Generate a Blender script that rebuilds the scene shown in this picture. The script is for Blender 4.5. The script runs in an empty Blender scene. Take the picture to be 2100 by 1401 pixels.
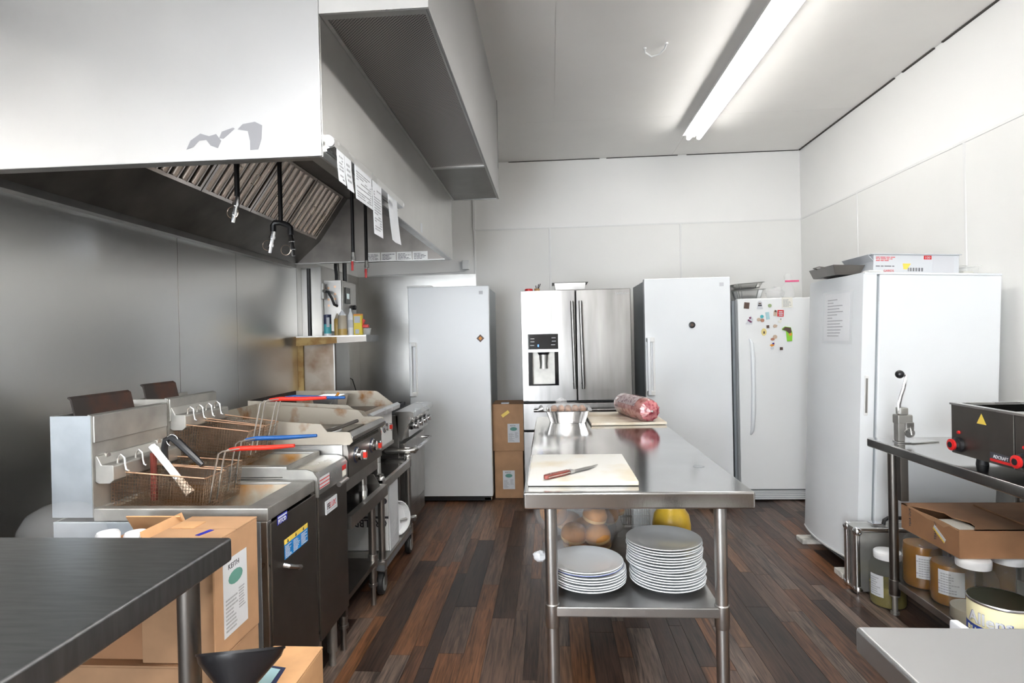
import bpy, bmesh, math, random
from mathutils import Vector, Matrix
random.seed(7)
SC = bpy.context.scene
COL = SC.collection

# ---------------------------------------------------------------- camera
cam_d = bpy.data.cameras.new('camera'); cam = bpy.data.objects.new('camera', cam_d); COL.objects.link(cam)
cam_d.sensor_width = 36.0; cam_d.lens = 1180.0 / 2100.0 * 36.0; cam_d.clip_start = 0.02
YAW, PITCH, ROLL = 0.0666, -0.0053, -0.0217
fw = Vector((-math.sin(YAW) * math.cos(PITCH), math.cos(YAW) * math.cos(PITCH), math.sin(PITCH)))
rt = Vector((math.cos(YAW), math.sin(YAW), 0)); up = rt.cross(fw)
r2 = math.cos(ROLL) * rt + math.sin(ROLL) * up; u2 = -math.sin(ROLL) * rt + math.cos(ROLL) * up
cam.matrix_world = Matrix(((r2.x, u2.x, -fw.x, 0), (r2.y, u2.y, -fw.y, 0), (r2.z, u2.z, -fw.z, 1.41), (0, 0, 0, 1)))
SC.camera = cam

# ---------------------------------------------------------------- world, exposure
SKY = 9.0
w = bpy.data.worlds.new('world'); SC.world = w; w.use_nodes = True
w.node_tree.nodes['Background'].inputs[0].default_value = (0.88, 0.94, 1.0, 1)
w.node_tree.nodes['Background'].inputs[1].default_value = SKY
SC.view_settings.view_transform = 'Standard'; SC.view_settings.look = 'None'
SC.view_settings.gamma = 1.0; SC.view_settings.use_curve_mapping = False
SC.view_settings.exposure = 1.80
try:
    SC.cycles.use_denoising = True
    SC.cycles.max_bounces = 10; SC.cycles.diffuse_bounces = 5; SC.cycles.glossy_bounces = 4
    SC.cycles.transparent_max_bounces = 16
    SC.cycles.caustics_reflective = False; SC.cycles.caustics_refractive = False
except Exception:
    pass
TUBE_POWER = 14.0

# fill daylight comes through an opening added in the unseen rear wall (portal only guides the sampling)
pl_d = bpy.data.lights.new('opening_portal', 'AREA'); pl_d.shape = 'RECTANGLE'; pl_d.size = 1.2; pl_d.size_y = 2.4; pl_d.cycles.is_portal = True
pl_o = bpy.data.objects.new('opening_portal', pl_d); COL.objects.link(pl_o); pl_o.location = (-1.35, -3.25, 1.25); pl_o.rotation_euler = (math.radians(90), 0, 0)
# room
XL, XR, YB, YR, ZC = -2.04, 2.57, 6.05, -3.2, 3.27

# ---------------------------------------------------------------- materials
MATS = {}
def mat(name, col, rough=0.5, metal=0.0, var=0.0, vscale=8.0, vstretch=(1, 1, 1), bump=0.0, bscale=60.0, bstretch=None,
        alpha=1.0, emit=0.0, spec=0.5, col2=None, thresh=None, coat=0.0, trans=0.0, rvar=0.0):
    m = bpy.data.materials.new(name); m.use_nodes = True; nt = m.node_tree; b = nt.nodes['Principled BSDF']
    c = (*col, 1)
    b.inputs['Base Color'].default_value = c; b.inputs['Roughness'].default_value = rough; b.inputs['Metallic'].default_value = metal
    b.inputs['Alpha'].default_value = alpha; b.inputs['Specular IOR Level'].default_value = spec
    b.inputs['Coat Weight'].default_value = coat; b.inputs['Transmission Weight'].default_value = trans
    if emit:
        b.inputs['Emission Color'].default_value = c; b.inputs['Emission Strength'].default_value = emit
    if var or bump or rvar:
        tc = nt.nodes.new('ShaderNodeNewGeometry')
        def noise(scale, st, det=4.0):
            mp = nt.nodes.new('ShaderNodeMapping'); mp.inputs['Scale'].default_value = st
            nz = nt.nodes.new('ShaderNodeTexNoise'); nz.inputs['Scale'].default_value = scale; nz.inputs['Detail'].default_value = det
            nt.links.new(tc.outputs['Position'], mp.inputs['Vector']); nt.links.new(mp.outputs[0], nz.inputs['Vector']); return nz
        if var or rvar:
            n1 = noise(vscale, vstretch)
        if var:
            cr = nt.nodes.new('ShaderNodeValToRGB')
            lo = tuple(max(0, x * (1 - var)) for x in col) if col2 is None else col2
            hi = tuple(min(1, x * (1 + var * .6)) for x in col) if col2 is None else col
            a, z_ = thresh or (0.35, 0.65)
            cr.color_ramp.elements[0].position = a; cr.color_ramp.elements[0].color = (*lo, 1)
            cr.color_ramp.elements[1].position = z_; cr.color_ramp.elements[1].color = (*hi, 1)
            nt.links.new(n1.outputs[0], cr.inputs[0]); nt.links.new(cr.outputs[0], b.inputs['Base Color'])
        if rvar:
            mr = nt.nodes.new('ShaderNodeMapRange'); mr.inputs[3].default_value = max(.02, rough - rvar); mr.inputs[4].default_value = rough + rvar
            nt.links.new(n1.outputs[0], mr.inputs[0]); nt.links.new(mr.outputs[0], b.inputs['Roughness'])
        if bump:
            n2 = noise(bscale, bstretch or (1, 1, 1), 2.0)
            bp = nt.nodes.new('ShaderNodeBump'); bp.inputs['Strength'].default_value = bump; bp.inputs['Distance'].default_value = 0.002
            nt.links.new(n2.outputs[0], bp.inputs['Height']); nt.links.new(bp.outputs[0], b.inputs['Normal'])
    MATS[name] = m
    return m

mat('paint_white', (0.82, 0.815, 0.795), 0.55, var=0.02, vscale=1.5, bump=0.12, bscale=220)
mat('paint_upper', (0.86, 0.855, 0.84), 0.6, var=0.015, vscale=1.2)
mat('ceiling_paint', (0.90, 0.88, 0.85), 0.7, var=0.03, vscale=1.3, bump=0.1, bscale=200)
mat('trim_white', (0.78, 0.78, 0.77), 0.4)
mat('dark_gap', (0.06, 0.055, 0.05), 0.9)
mat('steel_wall', (0.74, 0.735, 0.72), 0.29, 1.0, bump=0.04, bscale=90, bstretch=(1, 1, 14))
mat('fin_steel', (0.30, 0.26, 0.22), 0.45, 0.8, var=1, vscale=4, col2=(0.16, 0.10, 0.06), thresh=(0.35, 0.6))
mat('spot_grey', (0.24, 0.255, 0.265), 0.5)
mat('steel_pale', (0.48, 0.48, 0.485), 0.38, 1.0, bump=0.04, bscale=60, bstretch=(1, 14, 1))
mat('smear_steel', (0.175, 0.175, 0.185), 0.5)
mat('page_white', (0.88, 0.89, 0.91), 0.7)
mat('steel_wall_back', (0.55, 0.54, 0.52), 0.30, 1.0, var=0.12, vscale=2.2, bump=0.05, bscale=90, bstretch=(14, 1, 1), rvar=0.05)
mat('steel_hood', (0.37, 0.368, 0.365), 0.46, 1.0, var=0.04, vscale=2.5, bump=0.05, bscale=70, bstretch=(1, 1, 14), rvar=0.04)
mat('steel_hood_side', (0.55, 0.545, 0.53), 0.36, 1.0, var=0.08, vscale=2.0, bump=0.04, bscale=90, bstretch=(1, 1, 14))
mat('steel_greasy_shaded', (0.19, 0.175, 0.16), 0.45, 1.0, var=0.30, vscale=3.5)  # hood interior: grease tone plus low-light shade mixed into the colour
mat('steel_bright', (0.62, 0.615, 0.605), 0.28, 1.0, var=0.05, vscale=6, rvar=0.04)
mat('steel_top', (0.52, 0.515, 0.505), 0.11, 1.0, var=0.08, vscale=5, bump=0.03, bscale=60, bstretch=(14, 1, 1), rvar=0.03)
mat('steel_table_dark', (0.22, 0.222, 0.226), 0.40, 1.0, var=0.12, vscale=9, vstretch=(1, 8, 1), bump=0.06, bscale=40, bstretch=(1, 14, 1))
mat('steel_grey', (0.40, 0.39, 0.375), 0.34, 1.0, var=0.12, vscale=7)
mat('steel_dull', (0.42, 0.41, 0.385), 0.48, 0.9, var=0.16, vscale=9)
mat('steel_dark', (0.20, 0.185, 0.17), 0.38, 1.0, var=0.10, vscale=6)
mat('galvanised', (0.42, 0.46, 0.50), 0.45, 0.85, var=0.10, vscale=9)
mat('chrome', (0.80, 0.80, 0.82), 0.10, 1.0)
mat('wire_steel', (0.52, 0.40, 0.31), 0.35, 1.0, var=0.25, vscale=25)
mat('wire_rim', (0.62, 0.40, 0.27), 0.32, 1.0)
mat('filter_steel', (0.60, 0.54, 0.49), 0.24, 1.0, var=0.06, vscale=6)
mat('rusty', (0.42, 0.38, 0.32), 0.5, 0.6, var=1, vscale=9, col2=(0.25, 0.12, 0.04), thresh=(0.30, 0.46))
mat('greasy_tank', (0.46, 0.44, 0.37), 0.42, 0.5, var=1, vscale=6, col2=(0.38, 0.17, 0.03), thresh=(0.36, 0.54))
mat('fry_oil', (0.30, 0.13, 0.02), 0.15, var=0.4, vscale=20)
mat('rust_gold', (0.40, 0.27, 0.10), 0.5, 0.3, var=1, vscale=14, col2=(0.26, 0.14, 0.04), thresh=(0.38, 0.6))
mat('clear_film', (0.85, 0.86, 0.87), 0.15, alpha=0.07, bump=0.8, bscale=16)
mat('flue_rust', (0.020, 0.015, 0.013), 0.7, 0.2, var=1, vscale=9, col2=(0.055, 0.020, 0.010), thresh=(0.32, 0.52))
mat('griddle_plate', (0.10, 0.085, 0.07), 0.35, 0.7, var=0.5, vscale=8)
mat('cast_iron', (0.018, 0.018, 0.02), 0.5, 0.3)
mat('black_plastic', (0.012, 0.012, 0.014), 0.35)
mat('black_rubber', (0.015, 0.015, 0.016), 0.55)
mat('black_pipe', (0.012, 0.011, 0.011), 0.45)
mat('grey_rubber', (0.25, 0.26, 0.26), 0.5)
mat('appliance_white', (0.80, 0.825, 0.845), 0.32, var=0.01, vscale=3)
mat('appliance_white_warm', (0.79, 0.80, 0.80), 0.35)
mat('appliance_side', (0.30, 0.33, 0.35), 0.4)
mat('fridge_steel', (0.30, 0.292, 0.285), 0.32, 1.0, var=0.42, vscale=4.5, vstretch=(1, 1, .12), bump=0.03, bscale=80, bstretch=(14, 1, 1))
mat('fridge_side', (0.16, 0.165, 0.17), 0.4, 0.3)
mat('handle_dark', (0.22, 0.215, 0.21), 0.25, 1.0)
mat('gloss_black', (0.006, 0.006, 0.008), 0.08)
mat('screen_blue', (0.05, 0.2, 0.8), 0.3, emit=0.6)
mat('screen_grey', (0.45, 0.55, 0.55), 0.3, emit=0.15)
mat('cardboard', (0.45, 0.262, 0.142), 0.8, var=0.10, vscale=9, bump=0.05, bscale=120)
mat('cardboard_orange', (0.58, 0.33, 0.16), 0.8, var=0.12, vscale=9)
mat('cardboard_dark', (0.36, 0.185, 0.092), 0.8, var=0.12, vscale=7)
mat('cardboard_shade', (0.10, 0.05, 0.025), 0.9)
mat('paper', (0.62, 0.64, 0.67), 0.7)
mat('paper_cream', (0.80, 0.78, 0.70), 0.7)
mat('ink', (0.05, 0.05, 0.06), 0.7)
mat('ink_grey', (0.35, 0.36, 0.38), 0.7)
mat('ink_soft', (0.60, 0.61, 0.64), 0.7)
mat('ink_green', (0.12, 0.30, 0.25), 0.7)
mat('blue_label', (0.015, 0.02, 0.35), 0.4)
mat('sticker_blue', (0.01, 0.22, 0.60), 0.4)
mat('sticker_yellow', (0.85, 0.62, 0.10), 0.4)
mat('red', (0.65, 0.02, 0.02), 0.35)
mat('red_grip', (0.75, 0.035, 0.02), 0.28)
mat('blue_grip', (0.015, 0.09, 0.30), 0.28)
mat('yellow', (0.80, 0.62, 0.05), 0.4)
mat('orange', (0.75, 0.30, 0.04), 0.5)
mat('plate_white', (0.88, 0.90, 0.92), 0.16, coat=0.3)
mat('plate_grey', (0.68, 0.69, 0.69), 0.22)
mat('plate_blue', (0.10, 0.13, 0.35), 0.25)
mat('board_white', (0.64, 0.63, 0.60), 0.5, var=1, vscale=5, col2=(0.57, 0.51, 0.40), thresh=(0.30, 0.46))
mat('board_stained', (0.80, 0.74, 0.64), 0.5, var=1, vscale=4.5, col2=(0.60, 0.49, 0.34), thresh=(0.35, 0.6))
mat('wood_red', (0.16, 0.03, 0.02), 0.4, var=0.3, vscale=30)
mat('wood_tan', (0.50, 0.30, 0.13), 0.6, var=0.2, vscale=20)
mat('meat', (0.26, 0.085, 0.075), 0.2, var=1, vscale=30, col2=(0.46, 0.22, 0.20), thresh=(0.44, 0.62), coat=0.6)
mat('meat_end', (0.28, 0.03, 0.05), 0.2, var=1, vscale=45, col2=(0.58, 0.20, 0.21), thresh=(0.42, 0.6), coat=0.6)
mat('meat_label', (0.20, 0.10, 0.12), 0.3, var=1, vscale=60, col2=(0.55, 0.45, 0.45), thresh=(0.45, 0.6))
mat('foil', (0.58, 0.58, 0.59), 0.20, 1.0, bump=0.5, bscale=45)
mat('foil_dull', (0.62, 0.62, 0.61), 0.35, 1.0, bump=0.4, bscale=40)
mat('bread', (0.55, 0.24, 0.06), 0.6, var=0.3, vscale=14)
mat('bread_pale', (0.72, 0.46, 0.20), 0.7, var=0.2, vscale=20)
mat('sausage', (0.48, 0.27, 0.17), 0.5, var=0.25, vscale=30)
mat('clear_plastic', (0.85, 0.86, 0.87), 0.12, alpha=0.18, bump=0.8, bscale=22)
mat('clear_hard', (0.85, 0.87, 0.86), 0.08, alpha=0.26)
mat('jar_glass', (0.26, 0.27, 0.25), 0.06, alpha=0.13)
mat('jar_liquid_amber', (0.30, 0.125, 0.006), 0.2, var=0.2, vscale=8)
mat('jar_liquid_clear', (0.44, 0.41, 0.33), 0.2, var=0.1, vscale=8)
mat('jar_liquid_olive', (0.25, 0.21, 0.05), 0.2, var=0.2, vscale=10)
mat('lid_white', (0.84, 0.85, 0.87), 0.35)
mat('mustard', (0.78, 0.50, 0.04), 0.35, var=0.12, vscale=20)
mat('squeeze', (0.60, 0.52, 0.40), 0.4, alpha=0.85)
mat('squeeze_yellow', (0.55, 0.36, 0.10), 0.4)
mat('teal', (0.08, 0.45, 0.50), 0.45)
mat('navy', (0.02, 0.03, 0.08), 0.45)
mat('can_cream', (0.78, 0.74, 0.48), 0.4)
mat('can_lid', (0.10, 0.11, 0.055), 0.22, 1.0)
mat('can_blue', (0.02, 0.05, 0.28), 0.4)
mat('can_steel', (0.45, 0.44, 0.46), 0.3, 1.0)
mat('pink', (0.80, 0.10, 0.25), 0.5)
mat('magnet_brown', (0.10, 0.06, 0.045), 0.5)
mat('magnet_green', (0.30, 0.38, 0.20), 0.5)
mat('magnet_copper', (0.42, 0.20, 0.13), 0.4)
mat('magnet_tan', (0.55, 0.42, 0.32), 0.5)
mat('magnet_lime', (0.25, 0.60, 0.04), 0.5)
mat('magnet_yellow', (0.75, 0.62, 0.25), 0.5)
mat('magnet_purple', (0.17, 0.03, 0.10), 0.5)
mat('magnet_lightteal', (0.38, 0.58, 0.62), 0.4)
mat('aluminium_case', (0.58, 0.58, 0.56), 0.4, 0.9, var=0.06, vscale=12)
mat('concrete_block', (0.62, 0.60, 0.55), 0.9, var=0.3, vscale=25)
mat('tube_light', (1.0, 0.985, 0.96), 0.5, emit=TUBE_POWER)
mat('tube_light_dim', (1.0, 0.985, 0.96), 0.5, emit=TUBE_POWER * 0.48)  # visible fixture's tubes, dimmed to keep the right wall from blowing out
mat('fixture_white', (0.82, 0.82, 0.81), 0.4)
mat('slab', (0.07, 0.045, 0.03), 0.6)
MATS['board_white'].node_tree.nodes['Principled BSDF'].inputs['Roughness'].default_value = .45

# perforated plenum sheet
def perforated():
    m = mat('perforated', (0.30, 0.28, 0.265), 0.42, 1.0)
    nt = m.node_tree; b = nt.nodes['Principled BSDF']
    g = nt.nodes.new('ShaderNodeNewGeometry'); mp = nt.nodes.new('ShaderNodeMapping'); mp.inputs['Scale'].default_value = (110, 110, 0.001)
    mp.inputs['Rotation'].default_value = (0, 0, 0.785)
    vr = nt.nodes.new('ShaderNodeTexVoronoi'); vr.inputs['Randomness'].default_value = 0.0; vr.inputs['Scale'].default_value = 1.0
    cr = nt.nodes.new('ShaderNodeValToRGB'); cr.color_ramp.elements[0].position = 0.27; cr.color_ramp.elements[0].color = (0.03, 0.028, 0.026, 1)
    cr.color_ramp.elements[1].position = 0.36; cr.color_ramp.elements[1].color = (0.36, 0.33, 0.31, 1)
    nt.links.new(g.outputs['Position'], mp.inputs['Vector']); nt.links.new(mp.outputs[0], vr.inputs['Vector'])
    nt.links.new(vr.outputs['Distance'], cr.inputs[0]); nt.links.new(cr.outputs[0], b.inputs['Base Color'])
perforated()

def wood_plank(name, c1, c2):
    m = bpy.data.materials.new(name); m.use_nodes = True; nt = m.node_tree; b = nt.nodes['Principled BSDF']
    g = nt.nodes.new('ShaderNodeNewGeometry'); oi = nt.nodes.new('ShaderNodeObjectInfo')
    ad = nt.nodes.new('ShaderNodeVectorMath'); ad.operation = 'ADD'
    mu = nt.nodes.new('ShaderNodeMath'); mu.operation = 'MULTIPLY'; mu.inputs[1].default_value = 37.0
    nt.links.new(oi.outputs['Random'], mu.inputs[0]); nt.links.new(g.outputs['Position'], ad.inputs[0]); nt.links.new(mu.outputs[0], ad.inputs[1])
    mp = nt.nodes.new('ShaderNodeMapping'); mp.inputs['Scale'].default_value = (1.0, 0.055, 1.0)
    nt.links.new(ad.outputs[0], mp.inputs['Vector'])
    n1 = nt.nodes.new('ShaderNodeTexNoise'); n1.inputs['Scale'].default_value = 70; n1.inputs['Detail'].default_value = 6; n1.inputs['Distortion'].default_value = 1.4
    mp2 = nt.nodes.new('ShaderNodeMapping'); mp2.inputs['Scale'].default_value = (1.0, 0.22, 1.0); nt.links.new(ad.outputs[0], mp2.inputs['Vector'])
    n2 = nt.nodes.new('ShaderNodeTexNoise'); n2.inputs['Scale'].default_value = 9; n2.inputs['Detail'].default_value = 3
    nt.links.new(mp.outputs[0], n1.inputs['Vector']); nt.links.new(mp2.outputs[0], n2.inputs['Vector'])
    ml = nt.nodes.new('ShaderNodeMath'); ml.operation = 'MULTIPLY_ADD'; ml.inputs[1].default_value = 0.62
    h = nt.nodes.new('ShaderNodeMath'); h.operation = 'MULTIPLY'; h.inputs[1].default_value = 0.38
    nt.links.new(n2.outputs[0], h.inputs[0]); nt.links.new(n1.outputs[0], ml.inputs[0]); nt.links.new(h.outputs[0], ml.inputs[2])
    cr = nt.nodes.new('ShaderNodeValToRGB')
    cr.color_ramp.elements[0].position = 0.37; cr.color_ramp.elements[0].color = (*c1, 1)
    cr.color_ramp.elements[1].position = 0.63; cr.color_ramp.elements[1].color = (*c2, 1)
    nt.links.new(ml.outputs[0], cr.inputs[0]); nt.links.new(cr.outputs[0], b.inputs['Base Color'])
    b.inputs['Roughness'].default_value = 0.38; b.inputs['Specular IOR Level'].default_value = 0.4
    bp = nt.nodes.new('ShaderNodeBump'); bp.inputs['Strength'].default_value = 0.12; bp.inputs['Distance'].default_value = 0.002
    nt.links.new(n1.outputs[0], bp.inputs['Height']); nt.links.new(bp.outputs[0], b.inputs['Normal'])
    MATS[name] = m
WOODS = ['plank_dark', 'plank_brown', 'plank_greybrown', 'plank_orange', 'plank_grey', 'plank_tan', 'plank_deep']
wood_plank('plank_dark', (0.0132, 0.0079, 0.0059), (0.0797, 0.0422, 0.0286))
wood_plank('plank_brown', (0.0231, 0.0119, 0.0073), (0.1546, 0.0718, 0.0396))
wood_plank('plank_greybrown', (0.0297, 0.0198, 0.0158), (0.1593, 0.0972, 0.0697))
wood_plank('plank_orange', (0.0495, 0.0198, 0.0079), (0.2437, 0.1056, 0.0475))
wood_plank('plank_grey', (0.0198, 0.0145, 0.0125), (0.2156, 0.1521, 0.1188))
wood_plank('plank_tan', (0.0726, 0.0396, 0.0238), (0.2530, 0.1394, 0.0832))
wood_plank('plank_deep', (0.0119, 0.0079, 0.0066), (0.0487, 0.0279, 0.0206))

# ---------------------------------------------------------------- mesh helpers
class G:
    """collects faces in world coordinates; o is subtracted so that the mesh sits in its parent's space"""
    def __init__(s, o=(0, 0, 0)):
        s.o = Vector(o); s.v = []; s.f = []; s.soft = False
    def add(s, vs, fs):
        n = len(s.v); s.v += [Vector(v) - s.o for v in vs]; s.f += [tuple(i + n for i in f) for f in fs]; return s
    def box(s, x0, x1, y0, y1, z0, z1):
        return s.add([(x0, y0, z0), (x1, y0, z0), (x1, y1, z0), (x0, y1, z0), (x0, y0, z1), (x1, y0, z1), (x1, y1, z1), (x0, y1, z1)],
                     [(0, 3, 2, 1), (4, 5, 6, 7), (0, 1, 5, 4), (1, 2, 6, 5), (2, 3, 7, 6), (3, 0, 4, 7)])
    def rbox(s, x0, x1, y0, y1, z0, z1, r=0.01, seg=3):
        s.soft = True
        bm = bmesh.new(); bmesh.ops.create_cube(bm, size=1)
        for v in bm.verts:
            v.co = Vector(((x0 + x1) / 2 + v.co.x * (x1 - x0), (y0 + y1) / 2 + v.co.y * (y1 - y0), (z0 + z1) / 2 + v.co.z * (z1 - z0)))
        bmesh.ops.bevel(bm, geom=bm.edges[:], offset=r, segments=seg, affect='EDGES', profile=0.5, clamp_overlap=True)
        bm.verts.index_update()
        s.add([v.co.copy() for v in bm.verts], [[v.index for v in f.verts] for f in bm.faces]); bm.free(); return s
    def prism(s, poly, axis, a, b):
        """poly: 2D points in the two other axes (in x,y,z order); extruded along axis from a to b"""
        def p3(p, t):
            return (t, p[0], p[1]) if axis == 0 else (p[0], t, p[1]) if axis == 1 else (p[0], p[1], t)
        n = len(poly); vs = [p3(p, a) for p in poly] + [p3(p, b) for p in poly]
        fs = [tuple(range(n))[::-1], tuple(range(n, 2 * n))] + [(i, (i + 1) % n, (i + 1) % n + n, i + n) for i in range(n)]
        return s.add(vs, fs)
    def sheet(s, quad, t, nrm=None):
        q = [Vector(p) for p in quad]; n = (q[1] - q[0]).cross(q[-1] - q[0]).normalized() if nrm is None else Vector(nrm)
        k = len(q); vs = q + [p + n * t for p in q]
        fs = [tuple(range(k))[::-1], tuple(range(k, 2 * k))] + [(i, (i + 1) % k, (i + 1) % k + k, i + k) for i in range(k)]
        return s.add(vs, fs)
    def cyl(s, p0, p1, r0, r1=None, n=16, caps=True):
        return s.tube([p0, p1], [r0, r0 if r1 is None else r1], n, caps)
    def tube(s, path, r, n=8, caps=True):
        P = [Vector(p) for p in path]; k = len(P); R = r if isinstance(r, (list, tuple)) else [r] * k
        vs = []; prev = None
        for i in range(k):
            d = (P[min(i + 1, k - 1)] - P[max(i - 1, 0)])
            d = d.normalized() if d.length > 1e-9 else Vector((0, 0, 1))
            a = Vector((0, 0, 1)) if abs(d.z) < 0.9 else Vector((1, 0, 0))
            if prev is not None: a = prev
            u = (a - d * a.dot(d))
            u = u.normalized() if u.length > 1e-6 else d.orthogonal().normalized()
            prev = u; wv = d.cross(u)
            for j in range(n):
                t = 2 * math.pi * (j + .5) / n; vs.append(P[i] + (u * math.cos(t) + wv * math.sin(t)) * R[i])
        fs = [(i * n + j, i * n + (j + 1) % n, (i + 1) * n + (j + 1) % n, (i + 1) * n + j) for i in range(k - 1) for j in range(n)]
        if caps: fs += [tuple(range(n))[::-1], tuple(range((k - 1) * n, k * n))]
        return s.add(vs, fs)
    def lathe(s, prof, c=(0, 0, 0), n=32, ax=(0, 0, 1), flute=None, caps=True):
        ax = Vector(ax).normalized(); u = ax.orthogonal().normalized(); wv = ax.cross(u); c = Vector(c); vs = []
        for (r, z) in prof:
            for j in range(n):
                t = 2 * math.pi * j / n
                rr = r * (1 + (flute[2] * math.cos(t * flute[3]) if flute and flute[0] <= z <= flute[1] else 0))
                vs.append(c + ax * z + (u * math.cos(t) + wv * math.sin(t)) * max(rr, 1e-5))
        k = len(prof)
        fs = [(i * n + j, i * n + (j + 1) % n, (i + 1) * n + (j + 1) % n, (i + 1) * n + j) for i in range(k - 1) for j in range(n)]
        if caps: fs += [tuple(range(n))[::-1], tuple(range((k - 1) * n, k * n))]
        return s.add(vs, fs)
    def ball(s, c, r, sx=1, sy=1, sz=1, n=16, m=10, wob=0.0, seed=0):
        rnd = random.Random(seed); c = Vector(c); vs = []; fs = []
        for i in range(m + 1):
            ph = math.pi * i / m
            for j in range(n):
                t = 2 * math.pi * j / n; q = 1 + wob * rnd.uniform(-1, 1)
                vs.append(c + Vector((math.sin(ph) * math.cos(t) * sx, math.sin(ph) * math.sin(t) * sy, math.cos(ph) * sz)) * r * q)
        for i in range(m):
            for j in range(n):
                fs.append((i * n + j, (i + 1) * n + j, (i + 1) * n + (j + 1) % n, i * n + (j + 1) % n))
        return s.add(vs, fs)
    def xf(s, M):
        s.v = [M @ v for v in s.v]; return s
    def obj(s, name, m, parent=None, smooth=35, bevel=0.0):
        me = bpy.data.meshes.new(name); me.from_pydata([tuple(v) for v in s.v], [], s.f); me.update()
        bm = bmesh.new(); bm.from_mesh(me); bmesh.ops.remove_doubles(bm, verts=bm.verts[:], dist=1e-6)
        bmesh.ops.recalc_face_normals(bm, faces=bm.faces[:]); bm.to_mesh(me); bm.free()
        me.materials.append(MATS[m])
        o = bpy.data.objects.new(name, me); COL.objects.link(o)
        if parent is not None: o.parent = parent
        if smooth:
            me.polygons.foreach_set('use_smooth', [True] * len(me.polygons)); me.set_sharp_from_angle(angle=math.radians(smooth))
        if bevel:
            b = o.modifiers.new('bevel', 'BEVEL'); b.width = bevel; b.segments = 2; b.limit_method = 'ANGLE'
        if s.soft:
            wn = o.modifiers.new('normals', 'WEIGHTED_NORMAL'); wn.keep_sharp = True; wn.weight = 100
        return o

LABELS = {}
def tag(o, label, cat, group=None):
    o['label'] = label; o['category'] = cat
    if group: o['group'] = group
    n = len(label.split())
    if not 4 <= n <= 16: print('LABEL LENGTH', n, label)
    if label in LABELS and not group: print('LABEL TWICE', label)
    LABELS[label] = 1
    return o
def thing(name, label, cat, loc=(0, 0, 0), rot=(0, 0, 0), group=None):
    o = bpy.data.objects.new(name, None); COL.objects.link(o); o.location = loc; o.rotation_euler = rot; o.empty_display_size = .05
    return tag(o, label, cat, group)
def struct(o):
    o['kind'] = 'structure'; return o
def copy_tree(o, parent=None):
    c = o.copy(); COL.objects.link(c); c.parent = parent
    for ch in list(o.children): copy_tree(ch, c)
    return c

def text(body, size, org, R, U, m, parent, off=(0, 0, 0), name='lettering', ext=0.0006, align='LEFT', xs=1.0, bold=0.0):
    cu = bpy.data.curves.new(name, 'FONT'); cu.body = body; cu.size = size; cu.extrude = ext; cu.align_x = align; cu.resolution_u = 2
    cu.offset = bold
    to = bpy.data.objects.new(name, cu); COL.objects.link(to)
    dg = bpy.context.evaluated_depsgraph_get(); me = bpy.data.meshes.new_from_object(to.evaluated_get(dg)); bpy.data.objects.remove(to)
    R = Vector(R).normalized(); U = Vector(U).normalized(); N = R.cross(U); P = Vector(org) - Vector(off)
    M = Matrix(((R.x * xs, U.x, N.x, P.x), (R.y * xs, U.y, N.y, P.y), (R.z * xs, U.z, N.z, P.z), (0, 0, 0, 1)))
    me.transform(M); me.materials.clear(); me.materials.append(MATS[m])
    o = bpy.data.objects.new(name, me); COL.objects.link(o); o.parent = parent
    return o
def plate(g, org, R, U, w, h, t=0.0008):
    """thin rectangular label with its lower left corner at org"""
    R = Vector(R).normalized(); U = Vector(U).normalized(); p = Vector(org)
    return g.sheet([p, p + R * w, p + R * w + U * h, p + U * h], t, R.cross(U))
def printlines(g, org, R, U, w, h, rows, seed=0, t=0.0006, lift=0.0009, fill=.45, gaps=True):
    rnd = random.Random(seed); R = Vector(R).normalized(); U = Vector(U).normalized(); N = R.cross(U); p = Vector(org) + N * lift; dh = h / rows
    for i in range(rows):
        x = 0.0; end = w * rnd.uniform(.55, 1.0)
        while x < end:
            l = min(rnd.uniform(.08, .3) * w, end - x)
            if l > .01 * w: g.sheet([p + R * x + U * (i * dh), p + R * (x + l) + U * (i * dh), p + R * (x + l) + U * (i * dh + dh * fill), p + R * x + U * (i * dh + dh * fill)], t, N)
            x += l + (.035 * w if gaps else 0)
    return g
def arc(c, r, a0, a1, n, plane='xz'):
    out = []
    for i in range(n + 1):
        t = a0 + (a1 - a0) * i / n
        if plane == 'xz': out.append((c[0] + r * math.cos(t), c[1], c[2] + r * math.sin(t)))
        elif plane == 'yz': out.append((c[0], c[1] + r * math.cos(t), c[2] + r * math.sin(t)))
        else: out.append((c[0] + r * math.cos(t), c[1] + r * math.sin(t), c[2]))
    return out
# ================================================================ room shell
fl = struct(G().box(XL, XR, YR, YB, -0.10, -0.003).obj('floor', 'slab', smooth=0))
# floor planks: narrow strips running away from the camera, uneven lengths
rnd = random.Random(11); planks = []
x = XL
while x < XR - 0.02:
    wd = rnd.choice((0.062, 0.070, 0.082, 0.095, 0.115)); x1 = min(x + wd, XR)
    y = -0.2 - rnd.uniform(0, 0.8)
    while y < YB:
        ln = rnd.choice((0.32, 0.45, 0.6, 0.8, 1.0, 1.22)); y1 = min(y + ln, YB)
        if y1 > 0.8:
            planks.append((x, x1, max(y, 0.8), y1, rnd.choices(WOODS, (14, 26, 22, 12, 10, 7, 11))[0]))
        y = y1
    x = x1
def plank_rank(p):
    cx, cy = (p[0] + p[1]) / 2, (p[2] + p[3]) / 2
    inside = -1.15 < cx < 1.75 and p[3] > 2.2 and p[2] < 5.2
    return (0 if inside else 1, cy)
planks.sort(key=plank_rank)
def plank_geo(g, p):
    q = 0.0007
    return g.box(p[0] + q, p[1] - q, p[2] + q, p[3] - q, -0.003, 0.0)
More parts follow.
